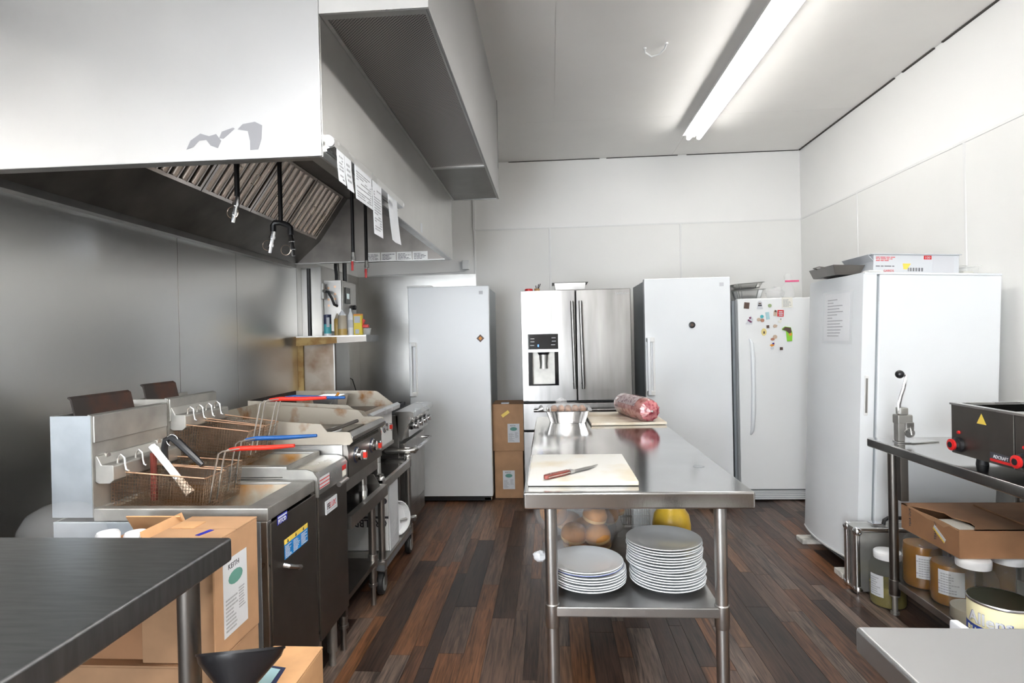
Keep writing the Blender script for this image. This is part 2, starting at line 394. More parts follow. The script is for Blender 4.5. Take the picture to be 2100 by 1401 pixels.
for p in planks[:295]:
    cx, cy = (p[0] + p[1]) / 2, (p[2] + p[3]) / 2
    o = plank_geo(G((cx, cy, 0)), p).obj('plank', p[4], fl, smooth=0); o.location = (cx, cy, 0)
g = G(); mi = []
for p in planks[295:]:
    plank_geo(g, p); mi += [WOODS.index(p[4])] * 6
o = g.obj('plank_field', WOODS[0], fl, smooth=0); o['kind'] = 'stuff'
for wn in WOODS[1:]: o.data.materials.append(MATS[wn])
for k, pol in enumerate(o.data.polygons): pol.material_index = mi[k]

# ceiling with its boards
ce = struct(G().box(XL, XR, YR, YB, ZC, ZC + 0.1).obj('ceiling', 'ceiling_paint', smooth=0))
cxs = [XL, -1.15, 0.07, 1.29, XR]; cys = [YR, 0.1, 2.53, 4.97, YB]
for i in range(4):
    for j in range(4):
        G().box(cxs[i] + .0012, cxs[i + 1] - .0012, cys[j] + .0012, cys[j + 1] - .0012, ZC - 0.004, ZC).obj('ceiling_panel', 'ceiling_paint', ce, smooth=0)
# back wall
wb = struct(G().box(XL - .1, XR + .1, YB, YB + 0.1, 0, ZC).obj('wall_back', 'paint_upper', smooth=0))
bx = [-0.775, 0.017, 1.363, XR]
for i in range(3):
    G().box(bx[i] + .004, bx[i + 1] - .004, YB - 0.004, YB, 0, 2.560).obj('wall_panel', 'paint_white', wb, smooth=0)
for xx in bx[:3]:
    G().rbox(xx - .011, xx + .011, YB - 0.0075, YB - .0005, 0, 2.56, .003, 1).obj('seam_strip', 'trim_white', wb)
G().rbox(-0.79, XR, YB - 0.007, YB - .0005, 2.552, 2.570, .002, 1).obj('seam_strip', 'trim_white', wb)
G().rbox(-0.79, -0.762, YB - 0.012, YB - .0005, 2.57, ZC - .01, .002, 1).obj('seam_strip', 'trim_white', wb)
# stainless sheet low on the back wall, behind the range
struct(G().box(XL, -0.77, YB - 0.012, YB - .008, 0.0, 2.10).obj('wall_back_steel', 'steel_wall_back', smooth=0))
# right wall
wr = struct(G().box(XR, XR + 0.1, YR, YB, 0, ZC).obj('wall_right', 'paint_upper', smooth=0))
ry = [YR, -2.46, -1.22, 0.02, 1.25, 2.49, 3.728, 4.97, YB]
for i in range(8):
    G().box(XR - 0.004, XR, ry[i] + .004, ry[i + 1] - .004, 0, 2.560).obj('wall_panel', 'paint_white', wr, smooth=0)
for yy in ry[1:-1]:
    G().rbox(XR - 0.0075, XR - .0005, yy - .011, yy + .011, 0, 2.56, .003, 1).obj('seam_strip', 'trim_white', wr)
G().rbox(XR - 0.008, XR - .0005, YR, YB - .008, 2.552, 2.572, .002, 1).obj('seam_strip', 'trim_white', wr)
# rear wall behind the camera, with an opening added to let fill light in
g = G(); g.box(XL - .1, -1.95, YR - .1, YR, 0, ZC); g.box(-0.75, XR + .1, YR - .1, YR, 0, ZC); g.box(-1.95, -0.75, YR - .1, YR, 2.45, ZC); g.box(-1.95, -0.75, YR - .1, YR, 0, .05)
struct(g.obj('wall_rear', 'paint_upper', smooth=0))
# left wall, stainless sheets
wl = struct(G().box(XL - 0.1, XL, YR, YB, 0, ZC).obj('wall_left', 'paint_upper', smooth=0))
ly = [YR, -1.8, -0.6, 0.62, 1.84, 3.04, 3.63, 4.53]
for i in range(7):
    G().box(XL, XL + 0.003, ly[i] + .003, ly[i + 1] - .003, 0, 2.56).obj('steel_panel', 'steel_wall', wl, smooth=0)
for yy in ly[1:-1]:
    G().box(XL, XL + 0.0015, yy - .003, yy + .003, 0, 2.56).obj('seam_strip', 'steel_dark', wl, smooth=0)
G().box(XL, XL + 0.003, 4.533, YB - .013, 0, 2.10).obj('steel_panel', 'steel_wall_back', wl, smooth=0)
# open joints under the ceiling
g = G()
for (a, b) in ((2.2, 3.9), (3.98, 4.32), (4.42, YB - .01)):
    g.box(XR - 0.0135, XR - .0005, a, b, ZC - 0.013, ZC - .0045)
struct(g.obj('trim_1', 'dark_gap', smooth=0))
g = G()
for (a, b) in ((-0.4, 0.55), (0.62, 1.35), (1.44, XR - .015)):
    g.box(a, b, YB - 0.0085, YB - .0005, ZC - 0.0105, ZC - .0045)
struct(g.obj('trim_2', 'dark_gap', smooth=0))
# white ceiling pull
t = thing('ceiling_handle', 'white curved pull handle screwed to the ceiling', 'handle', (0.71, 3.78, ZC - .004))
pts = [(0.648, 3.775, ZC - .006), (0.655, 3.80, ZC - .022), (0.70, 3.835, ZC - .034), (0.745, 3.81, ZC - .034), (0.772, 3.76, ZC - .022), (0.776, 3.725, ZC - .006)]
G(t.location).tube(pts, .006, 8).obj('grip_bar', 'fixture_white', t)
for p in (pts[0], pts[-1]):
    G(t.location).cyl((p[0], p[1], ZC - .012), (p[0], p[1], ZC - .004), .010, .010, 12).obj('mounting_foot', 'fixture_white', t)

# ================================================================ fluorescent strip lights
def strip_light(x, y0, y1, label, m='tube_light', drop=0.0):
    t = thing('strip_light', label, 'ceiling light', (x, (y0 + y1) / 2, ZC - .004), group='fluorescent strip lights on the ceiling')
    o = t.location; Z = ZC - drop
    G(o).prism([(x - .06, Z - .004), (x - .07, Z - .05), (x - .092, Z - .068), (x - .092, Z - .074), (x + .092, Z - .074), (x + .092, Z - .068), (x + .07, Z - .05), (x + .06, Z - .004)], 1, y0, y1).obj('housing', 'fixture_white', t)
    G(o).prism([(x - .018, Z - .072), (x - .010, Z - .098), (x + .010, Z - .098), (x + .018, Z - .072)], 1, y0 + .02, y1 - .02).obj('spine', 'fixture_white', t)
    for s in (-1, 1):
        for ye in (y0 + .01, y1 - .01):
            G(o).rbox(x + s * .045 - .016, x + s * .045 + .016, ye - .01, ye + .01, Z - .112, Z - .072, .004, 2).obj('lamp_holder', 'fixture_white', t)
        G(o).cyl((x + s * .045, y0 + .025, Z - .104), (x + s * .045, y1 - .025, Z - .104), .019, n=10).obj('tube', m, t)
    if drop:
        for ye in (y0 + .3, y1 - .3):
            G(o).cyl((x, ye, Z - .004), (x, ye, ZC - .004), .005, n=6).obj('hanging_rod', 'steel_bright', t)
    return t
strip_light(1.315, 2.83, 5.27, 'long twin tube fluorescent light on the ceiling nearest the back wall', 'tube_light_dim')
strip_light(-0.30, -1.00, 1.44, 'added unseen fluorescent fill light hung on rods beside the supply air plenum', drop=.75)  # out-of-view lamp added, hung low to brighten the ceiling
strip_light(0.35, -1.00, 1.44, 'added unseen fluorescent fill light hung on rods above the near right table', drop=.75)  # second lamp added above the frame, lowered for more light on the ceiling
strip_light(0.0, -2.90, -0.46, 'added unseen fluorescent fill light on the ceiling behind the camera')  # unseen lamp added as frontal fill

# ================================================================ exhaust hood
HX0, HX1, HY0, HY1, HZ = XL + .004, -0.744, 1.867, 4.435, 2.03
t = thing('exhaust_hood', 'large stainless steel exhaust canopy hood hanging over the cooking line', 'range hood', (-1.39, 3.15, HZ)); o = t.location
G(o).box(HX0, HX1, HY0, HY0 + .012, HZ, ZC - .005).obj('end_panel', 'steel_hood', t, smooth=0, bevel=.003)
G(o).box(HX1 - .012, HX1, HY0 + .012, HY1 - .012, HZ, ZC - .005).obj('front_panel', 'steel_hood_side', t, smooth=0, bevel=.002)
G(o).box(HX0, HX1, HY1 - .012, HY1, HZ, ZC - .005).obj('end_panel', 'steel_hood_side', t, smooth=0, bevel=.002)
G(o).box(HX0 + .01, HX1 - .012, HY0 + .012, HY0 + .045, HZ, HZ + .006).obj('bottom_lip', 'steel_grey', t, smooth=0)
G(o).box(HX1 - .05, HX1 - .012, HY0 + .045, HY1 - .045, HZ, HZ + .006).obj('bottom_lip', 'steel_grey', t, smooth=0)
G(o).box(HX0 + .01, HX1 - .012, HY1 - .045, HY1 - .012, HZ, HZ + .006).obj('bottom_lip', 'steel_grey', t, smooth=0)
G(o).box(HX0, HX0 + .05, HY0 + .012, HY1 - .012, HZ - .028, HZ + .006).obj('grease_trough', 'steel_grey', t, smooth=0)
# inner liners, their steel darkened to carry the shade inside the hood
G(o).sheet([(HX0 + .05, HY0 + .013, HZ + .006), (HX0 + .05, HY1 - .013, HZ + .006), (-1.79, HY1 - .013, 2.21), (-1.79, HY0 + .013, 2.21)], .004).obj('back_liner', 'steel_greasy_shaded', t, smooth=0)
G(o).box(-1.57, HX1 - .013, HY0 + .013, HY1 - .013, 2.53, 2.536).obj('top_liner', 'steel_greasy_shaded', t, smooth=0)
for (a, b) in ((HY0 + .0125, HY0 + .0155), (HY1 - .0155, HY1 - .0125)):
    G(o).prism([(HX0 + .05, HZ + .006), (HX1 - .013, HZ + .006), (HX1 - .013, 2.53), (-1.57, 2.53), (-1.79, 2.21)], 1, a, b).obj('end_liner', 'steel_greasy_shaded', t, smooth=0)
G(o).box(HX1 - .016, HX1 - .0125, HY0 + .016, HY1 - .016, HZ + .006, 2.53).obj('front_liner', 'steel_greasy_shaded', t, smooth=0)
# baffle filters leaning between trough and top
A = Vector((-1.79, 0, 2.21)); B = Vector((-1.565, 0, 2.53)); D = (B - A); L = D.length; D.normalize(); N = Vector((D.z, 0, -D.x))
ny = 5; fy0, fy1 = HY0 + .02, HY1 - .10; fwid = (fy1 - fy0) / ny
G(o).sheet([A + Vector((0, fy1, 0)), A + Vector((0, HY1 - .016, 0)), B + Vector((0, HY1 - .016, 0)), B + Vector((0, fy1, 0))], .004).obj('filler_panel', 'steel_greasy_shaded', t, smooth=0)
for i in range(ny):
    y0 = fy0 + i * fwid + .004; y1 = y0 + fwid - .008
    def P(y, s, n): return A + D * s + N * n + Vector((0, y, 0))
    fg = G(o)
    fg.sheet([P(y0, .0, -.03), P(y1, .0, -.03), P(y1, L, -.03), P(y0, L, -.03)], .003, -N)
    fo = fg.obj('filter', 'steel_greasy_shaded', t, smooth=0)
    fr = G(o)
    for (ya, yb) in ((y0, y0 + .018), (y1 - .018, y1)):
        fr.sheet([P(ya, 0, 0), P(yb, 0, 0), P(yb, L, 0), P(ya, L, 0)], .006, N)
    for (sa, sb) in ((0, .018), (L - .018, L)):
        fr.sheet([P(y0 + .018, sa, 0), P(y1 - .018, sa, 0), P(y1 - .018, sb, 0), P(y0 + .018, sb, 0)], .006, N)
    fr.obj('filter_frame', 'filter_steel', fo, smooth=0)
    nb = 6; pw = (y1 - y0 - .036) / nb
    for k in range(nb):
        yc = y0 + .018 + pw * (k + .5); rr = pw * .30
        rg = G(o); prof = [(-rr, -.012), (-rr * .8, .0), (-rr * .3, .010), (rr * .3, .010), (rr * .8, 0), (rr, -.012)]
        vs = []
        for s in (.016, L - .016):
            vs += [P(yc + a, s, b) for a, b in prof]
        rg.add(vs, [(q, q + 1, q + 7, q + 6) for q in range(5)])
        rg.obj('baffle', 'filter_steel', fo, smooth=50)
    for k in (-1, 1):
        h0 = (y0 + y1) / 2 + k * .09
        G(o).tube([P(h0, L * .40, .008), P(h0, L * .40, .028), P(h0, L * .55, .028), P(h0, L * .55, .008)], .0025, 6).obj('filter_handle', 'wire_steel', fo)
# notice strip inside the far end
g = G(o)
for k in range(4):
    xa = -1.43 + k * .125; plate(g, (xa, HY1 - .0158, 2.037), (1, 0, 0), (0, 0, 1), .118, .066, .001)
g.obj('notice_label', 'steel_grey', t, smooth=0)
g = G(o)
for k in range(4):
    printlines(g, (-1.43 + k * .125 + .01, HY1 - .0168, 2.045), (1, 0, 0), (0, 0, 1), .10, .05, 5, seed=k, lift=.0005)
g.obj('notice_print', 'ink', t, smooth=0)
g = G(o); plate(g, (HX1 + .0002, 3.33, 2.045), (0, 1, 0), (0, 0, 1), .045, .055); g.obj('small_label', 'paper', t, smooth=0)
# dried smears on the near panel
def blob(g, cx, cz, pts): g.sheet([(cx + a, HY0 - .0002, cz + b) for a, b in pts], .0005, (0, -1, 0))
g = G(o)
blob(g, -1.16, 2.10, [(-.05, -.03), (-.035, .0), (0, .022), (.03, .012), (.055, .018), (.072, -.005), (.06, -.03), (.035, -.02), (.02, .0), (-.005, -.002), (-.025, -.022)])
blob(g, -1.0, 2.135, [(-.03, -.005), (-.012, .012), (.03, .018), (.055, .005), (.052, -.04), (.04, -.075), (.012, -.076), (.012, -.045), (.005, -.012)])
blob(g, -1.075, 2.115, [(-.02, -.012), (-.005, -.014), (.035, .018), (.03, .022), (-.01, .01)])
g.obj('dried_smear', 'smear_steel', t, smooth=0)

# fresh-air plenum beside the hood, up to the ceiling
PX0, PX1, PY0, PY1, PZ = HX1 + .001, -0.375, 1.867, 4.48, 2.50
t = thing('air_plenum', 'stainless supply air plenum with perforated underside along the hood front', 'ventilation duct', ((PX0 + PX1) / 2, 3.17, PZ)); o = t.location
G(o).box(PX0, PX1, PY0, PY0 + .01, PZ, ZC - .005).obj('end_panel', 'steel_bright', t, smooth=0)
G(o).box(PX0, PX1, PY1 - .01, PY1, PZ, ZC - .005).obj('end_panel', 'steel_hood', t, smooth=0)
G(o).box(PX1 - .01, PX1, PY0 + .01, PY1 - .01, PZ, 2.73).obj('side_panel', 'steel_hood', t, smooth=0, bevel=.002)
G(o).box(PX1 - .014, PX1 - .004, PY0 + .01, PY1 - .01, 2.732, ZC - .005).obj('side_panel', 'steel_hood', t, smooth=0)
G(o).box(PX0, PX1 - .01, PY0 + .01, PY0 + .04, PZ, PZ + .02).obj('bottom_flange', 'steel_grey', t, smooth=0)
G(o).box(PX0 + .015, PX1 - .018, PY0 + .04, 3.62, PZ + .008, PZ + .012).obj('perforated_panel', 'perforated', t, smooth=0)
G(o).box(PX0 + .015, PX1 - .018, 3.65, PY1 - .012, PZ + .005, PZ + .009).obj('bottom_panel', 'steel_dark', t, smooth=0)
G(o).box(PX0 + .004, PX1 - .012, 3.62, 3.65, PZ + .001, PZ + .016).obj('cross_bar', 'steel_grey', t, smooth=0)
for (a, b) in ((PX0, PX0 + .015), (PX1 - .018, PX1 - .01)):
    G(o).box(a, b, PY0 + .04, PY1 - .01, PZ, PZ + .012).obj('bottom_flange', 'steel_grey', t, smooth=0)

# ticket rail and papers on the hood front
t = thing('ticket_rail', 'aluminium ticket rail holding paper slips on the hood front', 'rail', (-.735, 2.36, 2.08)); o = t.location
G(o).prism([(-.7435, 2.055), (-.739, 2.055), (-.739, 2.064), (-.712, 2.070), (-.712, 2.098), (-.728, 2.11), (-.7435, 2.11)], 1, 1.90, 2.815).obj('rail_body', 'steel_bright', t)
for yy in (1.893, 2.822):
    G(o).ball((-.725, yy, 2.085), .017, .9, .55, 1.0).obj('end_cap', 'lid_white', t)
def ticket(y0, y1, z0, z1, curl, label, fold=False, m='paper', seed=0, rows=9):
    t = thing('paper_ticket', label, 'paper', (-.715, (y0 + y1) / 2, z0), group='paper tickets hanging from the hood rail'); o = t.location
    g = G(o); n = 6
    for i in range(n):
        za, zb = z0 + (z1 - z0) * i / n, z0 + (z1 - z0) * (i + 1) / n
        def xx(z, y): k = (z1 - z) / (z1 - z0); return -.7095 + curl * k * k + (.014 * k * abs((y - y0) / (y1 - y0) - .5) if fold else 0)
        for (ya, yb) in (((y0, (y0 + y1) / 2), ((y0 + y1) / 2, y1))):
            g.add([(xx(za, ya), ya, za), (xx(za, yb), yb, za), (xx(zb, yb), yb, zb), (xx(zb, ya), ya, zb),
                   (xx(za, ya) - .001, ya, za), (xx(za, yb) - .001, yb, za), (xx(zb, yb) - .001, yb, zb), (xx(zb, ya) - .001, ya, zb)],
                  [(0, 1, 2, 3), (7, 6, 5, 4), (0, 4, 5, 1), (1, 5, 6, 2), (2, 6, 7, 3), (3, 7, 4, 0)])
    g.obj('sheet', m, t)
    if rows:
        pg = G(o); rr = random.Random(seed); dz = (z1 - z0) * .8 / rows
        for i in range(rows):
            z = z0 + (z1 - z0) * .1 + i * dz; k = (z1 - z) / (z1 - z0); xs = -.7088 + curl * k * k
            y = y0 + .015
            while y < y1 - .02:
                l = min(rr.uniform(.01, .05), y1 - .015 - y)
                if rr.random() < .75: pg.box(xs, xs + .0006, y, y + l, z, z + dz * .4)
                y += l + .006
        pg.obj('print', 'ink_grey', t, smooth=0)
ticket(1.915, 1.982, 1.958, 2.068, .006, 'creased white paper at the near end of the ticket rail', rows=8, seed=1)
ticket(1.986, 2.055, 1.950, 2.068, .010, 'blank pale paper slip second from the near end of the rail', rows=5, seed=2)
ticket(2.092, 2.292, 1.942, 2.068, .004, 'wide printed sheet with a grid box on the ticket rail', rows=11, seed=3)
ticket(2.305, 2.43, 1.850, 2.068, .004, 'long narrow printed sheet on the ticket rail', rows=16, seed=4)
ticket(2.53, 2.68, 1.862, 2.068, .010, 'folded blank white paper at the far end of the rail', True, rows=0)

# black drop pipes under the hood with quick couplings
def coupling(o, t, x, y, z, dx=0.0, m='chrome'):
    d = Vector((dx, 0, -1)).normalized(); p = Vector((x, y, z)); g = G(o)
    for (a, b, r) in ((0, .03, .014), (.03, .045, .017), (.045, .075, .012), (.075, .09, .016), (.09, .125, .0105)):
        g.cyl(p + d * a, p + d * b, r, r, 10)
    g.obj('coupling', m, t)
def ring(o, t, x, y, z):
    G(o).tube(arc((x, y, z), .028, 0, 2 * math.pi, 16), .0015, 5, False).obj('retaining_wire', 'wire_steel', t)
t = thing('gas_drop_pipe', 'black gas drop pipe with a single silver coupling under the hood', 'pipe', (-1.50, 2.70, 2.0)); o = t.location
G(o).cyl((-1.50, 2.70, 2.125), (-1.50, 2.70, 2.529), .0125, n=12).obj('pipe', 'black_pipe', t); coupling(o, t, -1.50, 2.70, 2.125, -.22); ring(o, t, -1.525, 2.70, 2.05)
t = thing('gas_drop_pipe', 'black gas drop pipe forking into two silver couplings under the hood', 'pipe', (-1.50, 3.15, 2.0)); o = t.location
G(o).cyl((-1.50, 3.15, 2.09), (-1.50, 3.15, 2.529), .0125, n=12).obj('pipe', 'black_pipe', t)
G(o).tube([(-1.545, 3.15, 2.04), (-1.545, 3.15, 2.075), (-1.535, 3.15, 2.09), (-1.5, 3.15, 2.09), (-1.46, 3.15, 2.075), (-1.445, 3.15, 2.06), (-1.445, 3.15, 2.02)], .016, 10).obj('fork', 'black_pipe', t)
coupling(o, t, -1.545, 3.15, 2.045, -.2); coupling(o, t, -1.445, 3.15, 2.025, .12); ring(o, t, -1.58, 3.15, 1.965); ring(o, t, -1.475, 3.15, 1.935)
for (x, y, z, lab) in ((-1.33, 3.85, 2.02, 'black drop pipe with a short red valve nearer the filters'), (-1.325, 4.12, 2.0, 'black drop pipe with a long red valve lever near the hood end')):
    t = thing('valve_drop_pipe', lab, 'pipe', (x, y, z), group='drop pipes with red valves'); o = t.location
    G(o).cyl((x, y, z), (x, y, 2.529), .0115, n=12).obj('pipe', 'black_pipe', t)
    g = G(o); g.cyl((x, y, z), (x, y, z - .03), .014, n=10); g.cyl((x, y, z - .03), (x, y, z - .05), .017, n=6); g.cyl((x - .003, y, z - .05), (x - .006, y, z - .085), .011, n=10)
    g.obj('valve_body', 'steel_dull', t)
    G(o).rbox(x - .012, x + .004, y - .012, y - .004, z - .125, z - .06, .003, 2).obj('lever', 'red', t)
# ================================================================ fryers
FXB, FXF = -1.655, -0.92
def fryer(y0, y1, zr, zb, label, second):
    t = thing('deep_fryer', label, 'deep fryer', (-1.28, (y0 + y1) / 2, 0)); o = t.location
    bh = zr - .045
    side = 'galvanised' if not second else 'steel_grey'
    # cabinet shell
    G(o).box(FXB, FXF + .004 - .03, y0, y0 + .012, .20, bh).obj('side_panel', side, t, smooth=0, bevel=.002)
    G(o).box(FXB, FXF - .03, y1 - .012, y1, .20, bh).obj('side_panel', 'steel_grey', t, smooth=0)
    G(o).box(FXB, FXB + .01, y0 + .012, y1 - .012, .20, bh).obj('back_panel', 'steel_grey', t, smooth=0)
    G(o).box(FXB + .01, FXF - .03, y0 + .012, y1 - .012, .20, .215).obj('bottom_panel', 'steel_dark', t, smooth=0)
    G(o).box(FXF - .026, FXF - .004, y0, y0 + .03, .20, bh).obj('front_post', 'steel_bright', t, smooth=0, bevel=.002)
    G(o).box(FXF - .026, FXF - .004, y1 - .03, y1, .20, bh).obj('front_post', 'steel_dark', t, smooth=0)
    d = G(o).rbox(FXF - .004, FXF + .004, y0 + .012, y1 - .004, .24, bh - .008, .003, 2).obj('door', 'steel_dark', t)
    if not second:
        G(o).tube([(FXF + .004, 1.885, .66), (FXF + .02, 1.888, .655), (FXF + .028, 1.92, .64), (FXF + .028, 1.955, .625), (FXF + .018, 1.985, .615), (FXF + .004, 1.99, .612)], .008, 8).obj('door_handle', 'steel_bright', d)
    for xx in (FXB + .06, FXF - .06):
        for yy in (y0 + .05, y1 - .05):
            g = G(o); g.cyl((xx, yy, .06), (xx, yy, .205), .022, n=12); g.cyl((xx, yy, 0), (xx, yy, .06), .016, .014, 12); g.obj('leg', 'steel_dull', t)
    # tank: rim frame around an open vat
    vx0, vx1, vy0, vy1 = -1.50, (-1.0 if not second else -1.05), y0 + .035, y1 - .03
    rx1 = FXF if not second else -1.035
    g = G(o)
    g.rbox(-1.515, rx1, y0, vy0, zr - .045, zr, .006, 2); g.rbox(-1.515, rx1, vy1, y1, zr - .045, zr, .006, 2)
    g.rbox(vx1, rx1, vy0 - .004, vy1 + .004, zr - .045, zr, .006, 2); g.rbox(-1.515, vx0, vy0 - .004, vy1 + .004, zr - .045, zr, .006, 2)
    g.obj('rim', 'steel_dull', t)
    g = G(o); zv = zr - .19
    g.sheet([(vx0, vy0, zr - .01), (vx0, vy1, zr - .01), (vx0 + .03, vy1 - .02, zv), (vx0 + .03, vy0 + .02, zv)], .003)
    g.sheet([(vx1, vy0, zr - .01), (vx1, vy1, zr - .01), (vx1 - .12, vy1 - .02, zv), (vx1 - .12, vy0 + .02, zv)], .003)
    g.sheet([(vx0, vy0, zr - .01), (vx1, vy0, zr - .01), (vx1 - .12, vy0 + .02, zv), (vx0 + .03, vy0 + .02, zv)], .003)
    g.sheet([(vx0, vy1, zr - .01), (vx1, vy1, zr - .01), (vx1 - .12, vy1 - .02, zv), (vx0 + .03, vy1 - .02, zv)], .003)
    g.obj('vat', 'greasy_tank', t, smooth=0)
    G(o).box(vx0 + .02, vx1 - .09, vy0 + .012, vy1 - .012, zr - .165, zr - .16).obj('oil', 'fry_oil', t, smooth=0)
    if second:
        # drain board and bullnose control front with its own side guard
        G(o).prism([(-1.035, zr - .02), (-.96, zr - .02), (-.925, zr - .03), (-.912, zr - .05), (-.912, zr - .115), (-.93, zr - .115), (-1.035, zr - .04)], 1, y0 + .004, y1).obj('control_front', 'steel_bright', t)
        G(o).prism([(-1.05, zr - .05), (-1.05, zr - .012), (-.955, zr - .012), (-.93, zr - .02), (-.912, zr - .045), (-.908, zr - .12), (-.92, zr - .12), (-.922, zr - .06)], 1, y0 - .006, y0 + .003).obj('side_guard', 'steel_dull', t)
        G(o).cyl((-.905, y1 - .125, zr - .122), (-.905, y1 - .03, zr - .122), .011, n=10).obj('pull_tube', 'steel_grey', t)
    # backsplash and basket hanger
    g = G(o); g.prism([(FXB, zr - .03), (-1.512, zr - .03), (-1.512, zb), (-1.525, zb + .004), (-1.525, zb - .02), (FXB + .012, zb - .02), (FXB + .012, zb), (FXB, zb)], 1, y0, y1)
    g.obj('backsplash', 'steel_dull', t, smooth=0)
    G(o).box(FXB, -1.5145, y0 - .0015, y0 + .002, zr - .03, zb).obj('splash_side', side if not second else 'steel_dull', t, smooth=0)
    G(o).box(-1.5125, -1.506, y0 + .004, y1 - .004, zb - .09, zb - .002).obj('cap_strip', 'steel_dull', t, smooth=0, bevel=.002)
    if not second:
        for yy in (y0 + .055, y1 - .06):
            g = G(o); g.cyl((-1.5115, yy, zb - .14), (-1.500, yy, zb - .14), .010, n=12); g.obj('bolt', 'steel_bright', t)
            G(o).box(-1.5118, -1.510, yy - .003, yy + .003, zb - .185, zb - .15).obj('key_slot', 'dark_gap', t, smooth=0)
    hz = (1.02 if not second else 1.135)
    G(o).prism([(-1.512, hz + .03), (-1.505, hz + .03), (-1.49, hz), (-1.452, hz), (-1.448, hz - .005), (-1.448, hz - .05), (-1.462, hz - .062), (-1.50, hz - .062), (-1.512, hz - .055)], 1, y0 + .01, y1 - .01).obj('hanger_bar', 'steel_dull', t, bevel=.002)
    for k in range(4 if second else 3):
        yy = y0 + .05 + k * (.062 if second else .085)
        if yy > y1 - .02: continue
        G(o).tube([(-1.465, yy, hz - .002), (-1.463, yy, hz + .018), (-1.452, yy, hz + .028), (-1.440, yy, hz + .018), (-1.438, yy, hz - .008), (-1.434, yy, hz - .024), (-1.425, yy, hz - .028)], .0035, 6).obj('hook', 'steel_bright', t)
    # rusted flue deflector standing out of the splash
    G(o).prism([(-1.60, zb - .02), (-1.594, zb - .02), (-1.61, zb + .052), (-1.622, zb + .06), (-1.626, zb + .056), (-1.616, zb + .048)], 1, y0 + (.035 if not second else .0), y1 - (.06 if not second else .13)).obj('flue_deflector', 'flue_rust', t)
    return t
F1 = fryer(1.795, 2.165, .88, 1.185, 'nearest stainless deep fryer with an open vat and plain dark door', False)
F2 = fryer(2.175, 2.50, .93, 1.20, 'second deep fryer behind, with warning stickers on its curved front', True)
R_, U_ = (0, 1, 0), (0, 0, 1)
o = F1.location
g = G(o); plate(g, (-.9158, 1.847, .806), R_, U_, .071, .030, .0008); g.obj('brand_plate', 'blue_label', F1, smooth=0)
g = G(o); plate(g, (-.9152, 1.850, .827), R_, U_, .065, .005, .0006); g.obj('brand_stripe', 'paper', F1, smooth=0)
text('PITCO', .020, (-.9148, 1.851, .809), R_, U_, 'paper', F1, o, name='brand_lettering', bold=.0006)
g = G(o); plate(g, (-.9158, 1.893, .674), R_, U_, .187, .050, .0006); g.obj('warning_label', 'sticker_blue', F1, smooth=0)
g = G(o); plate(g, (-.9158, 1.893, .7245), R_, U_, .187, .017, .0006); g.obj('warning_header', 'sticker_yellow', F1, smooth=0)
g = G(o)
for k in range(3): printlines(g, (-.9152, 1.898 + k * .062, .678), R_, U_, .052, .043, 8, seed=20 + k, lift=.0003)
g.obj('warning_print', 'paper', F1, smooth=0)
for k in range(3):
    g = G(o); yy = 1.913 + k * .062; g.sheet([(-.9150, yy, .727), (-.9150, yy + .012, .727), (-.9150, yy + .006, .739)], .0004, (1, 0, 0)); g.obj('warning_triangle', 'ink', F1, smooth=0)
o = F2.location
g = G(o); g.rbox(-.9155, -.909, 2.244, 2.364, .718, .772, .002, 2); g.obj('dealer_plate', 'paper', F2)
text('FELUX', .034, (-.9088, 2.252, .737), R_, U_, 'red', F2, o, name='dealer_lettering', xs=.95)
text('FE', .034, (-.9083, 2.252, .737), R_, U_, 'ink', F2, o, name='dealer_lettering', xs=.95)
g = G(o); g.box(-.9088, -.9084, 2.252, 2.355, .728, .7295); g.obj('dealer_line', 'ink_grey', F2, smooth=0)
g = G(o); plate(g, (-.9118, 2.19, .835), R_, U_, .10, .045, .0006); g.obj('caution_sticker', 'paper', F2, smooth=0)
for k in range(3):
    g = G(o); plate(g, (-.9112, 2.19, .838 + k * .014), R_, U_, .10, .004, .0004); g.obj('sticker_stripe', 'red', F2, smooth=0)
g = G(o); plate(g, (-.9118, 2.435, .825), R_, U_, .045, .028, .0006); g.obj('caution_sticker', 'paper_cream', F2, smooth=0)
g = G(o); plate(g, (-.9118, 2.435, .853), R_, U_, .045, .020, .0006); g.obj('caution_sticker', 'red', F2, smooth=0)

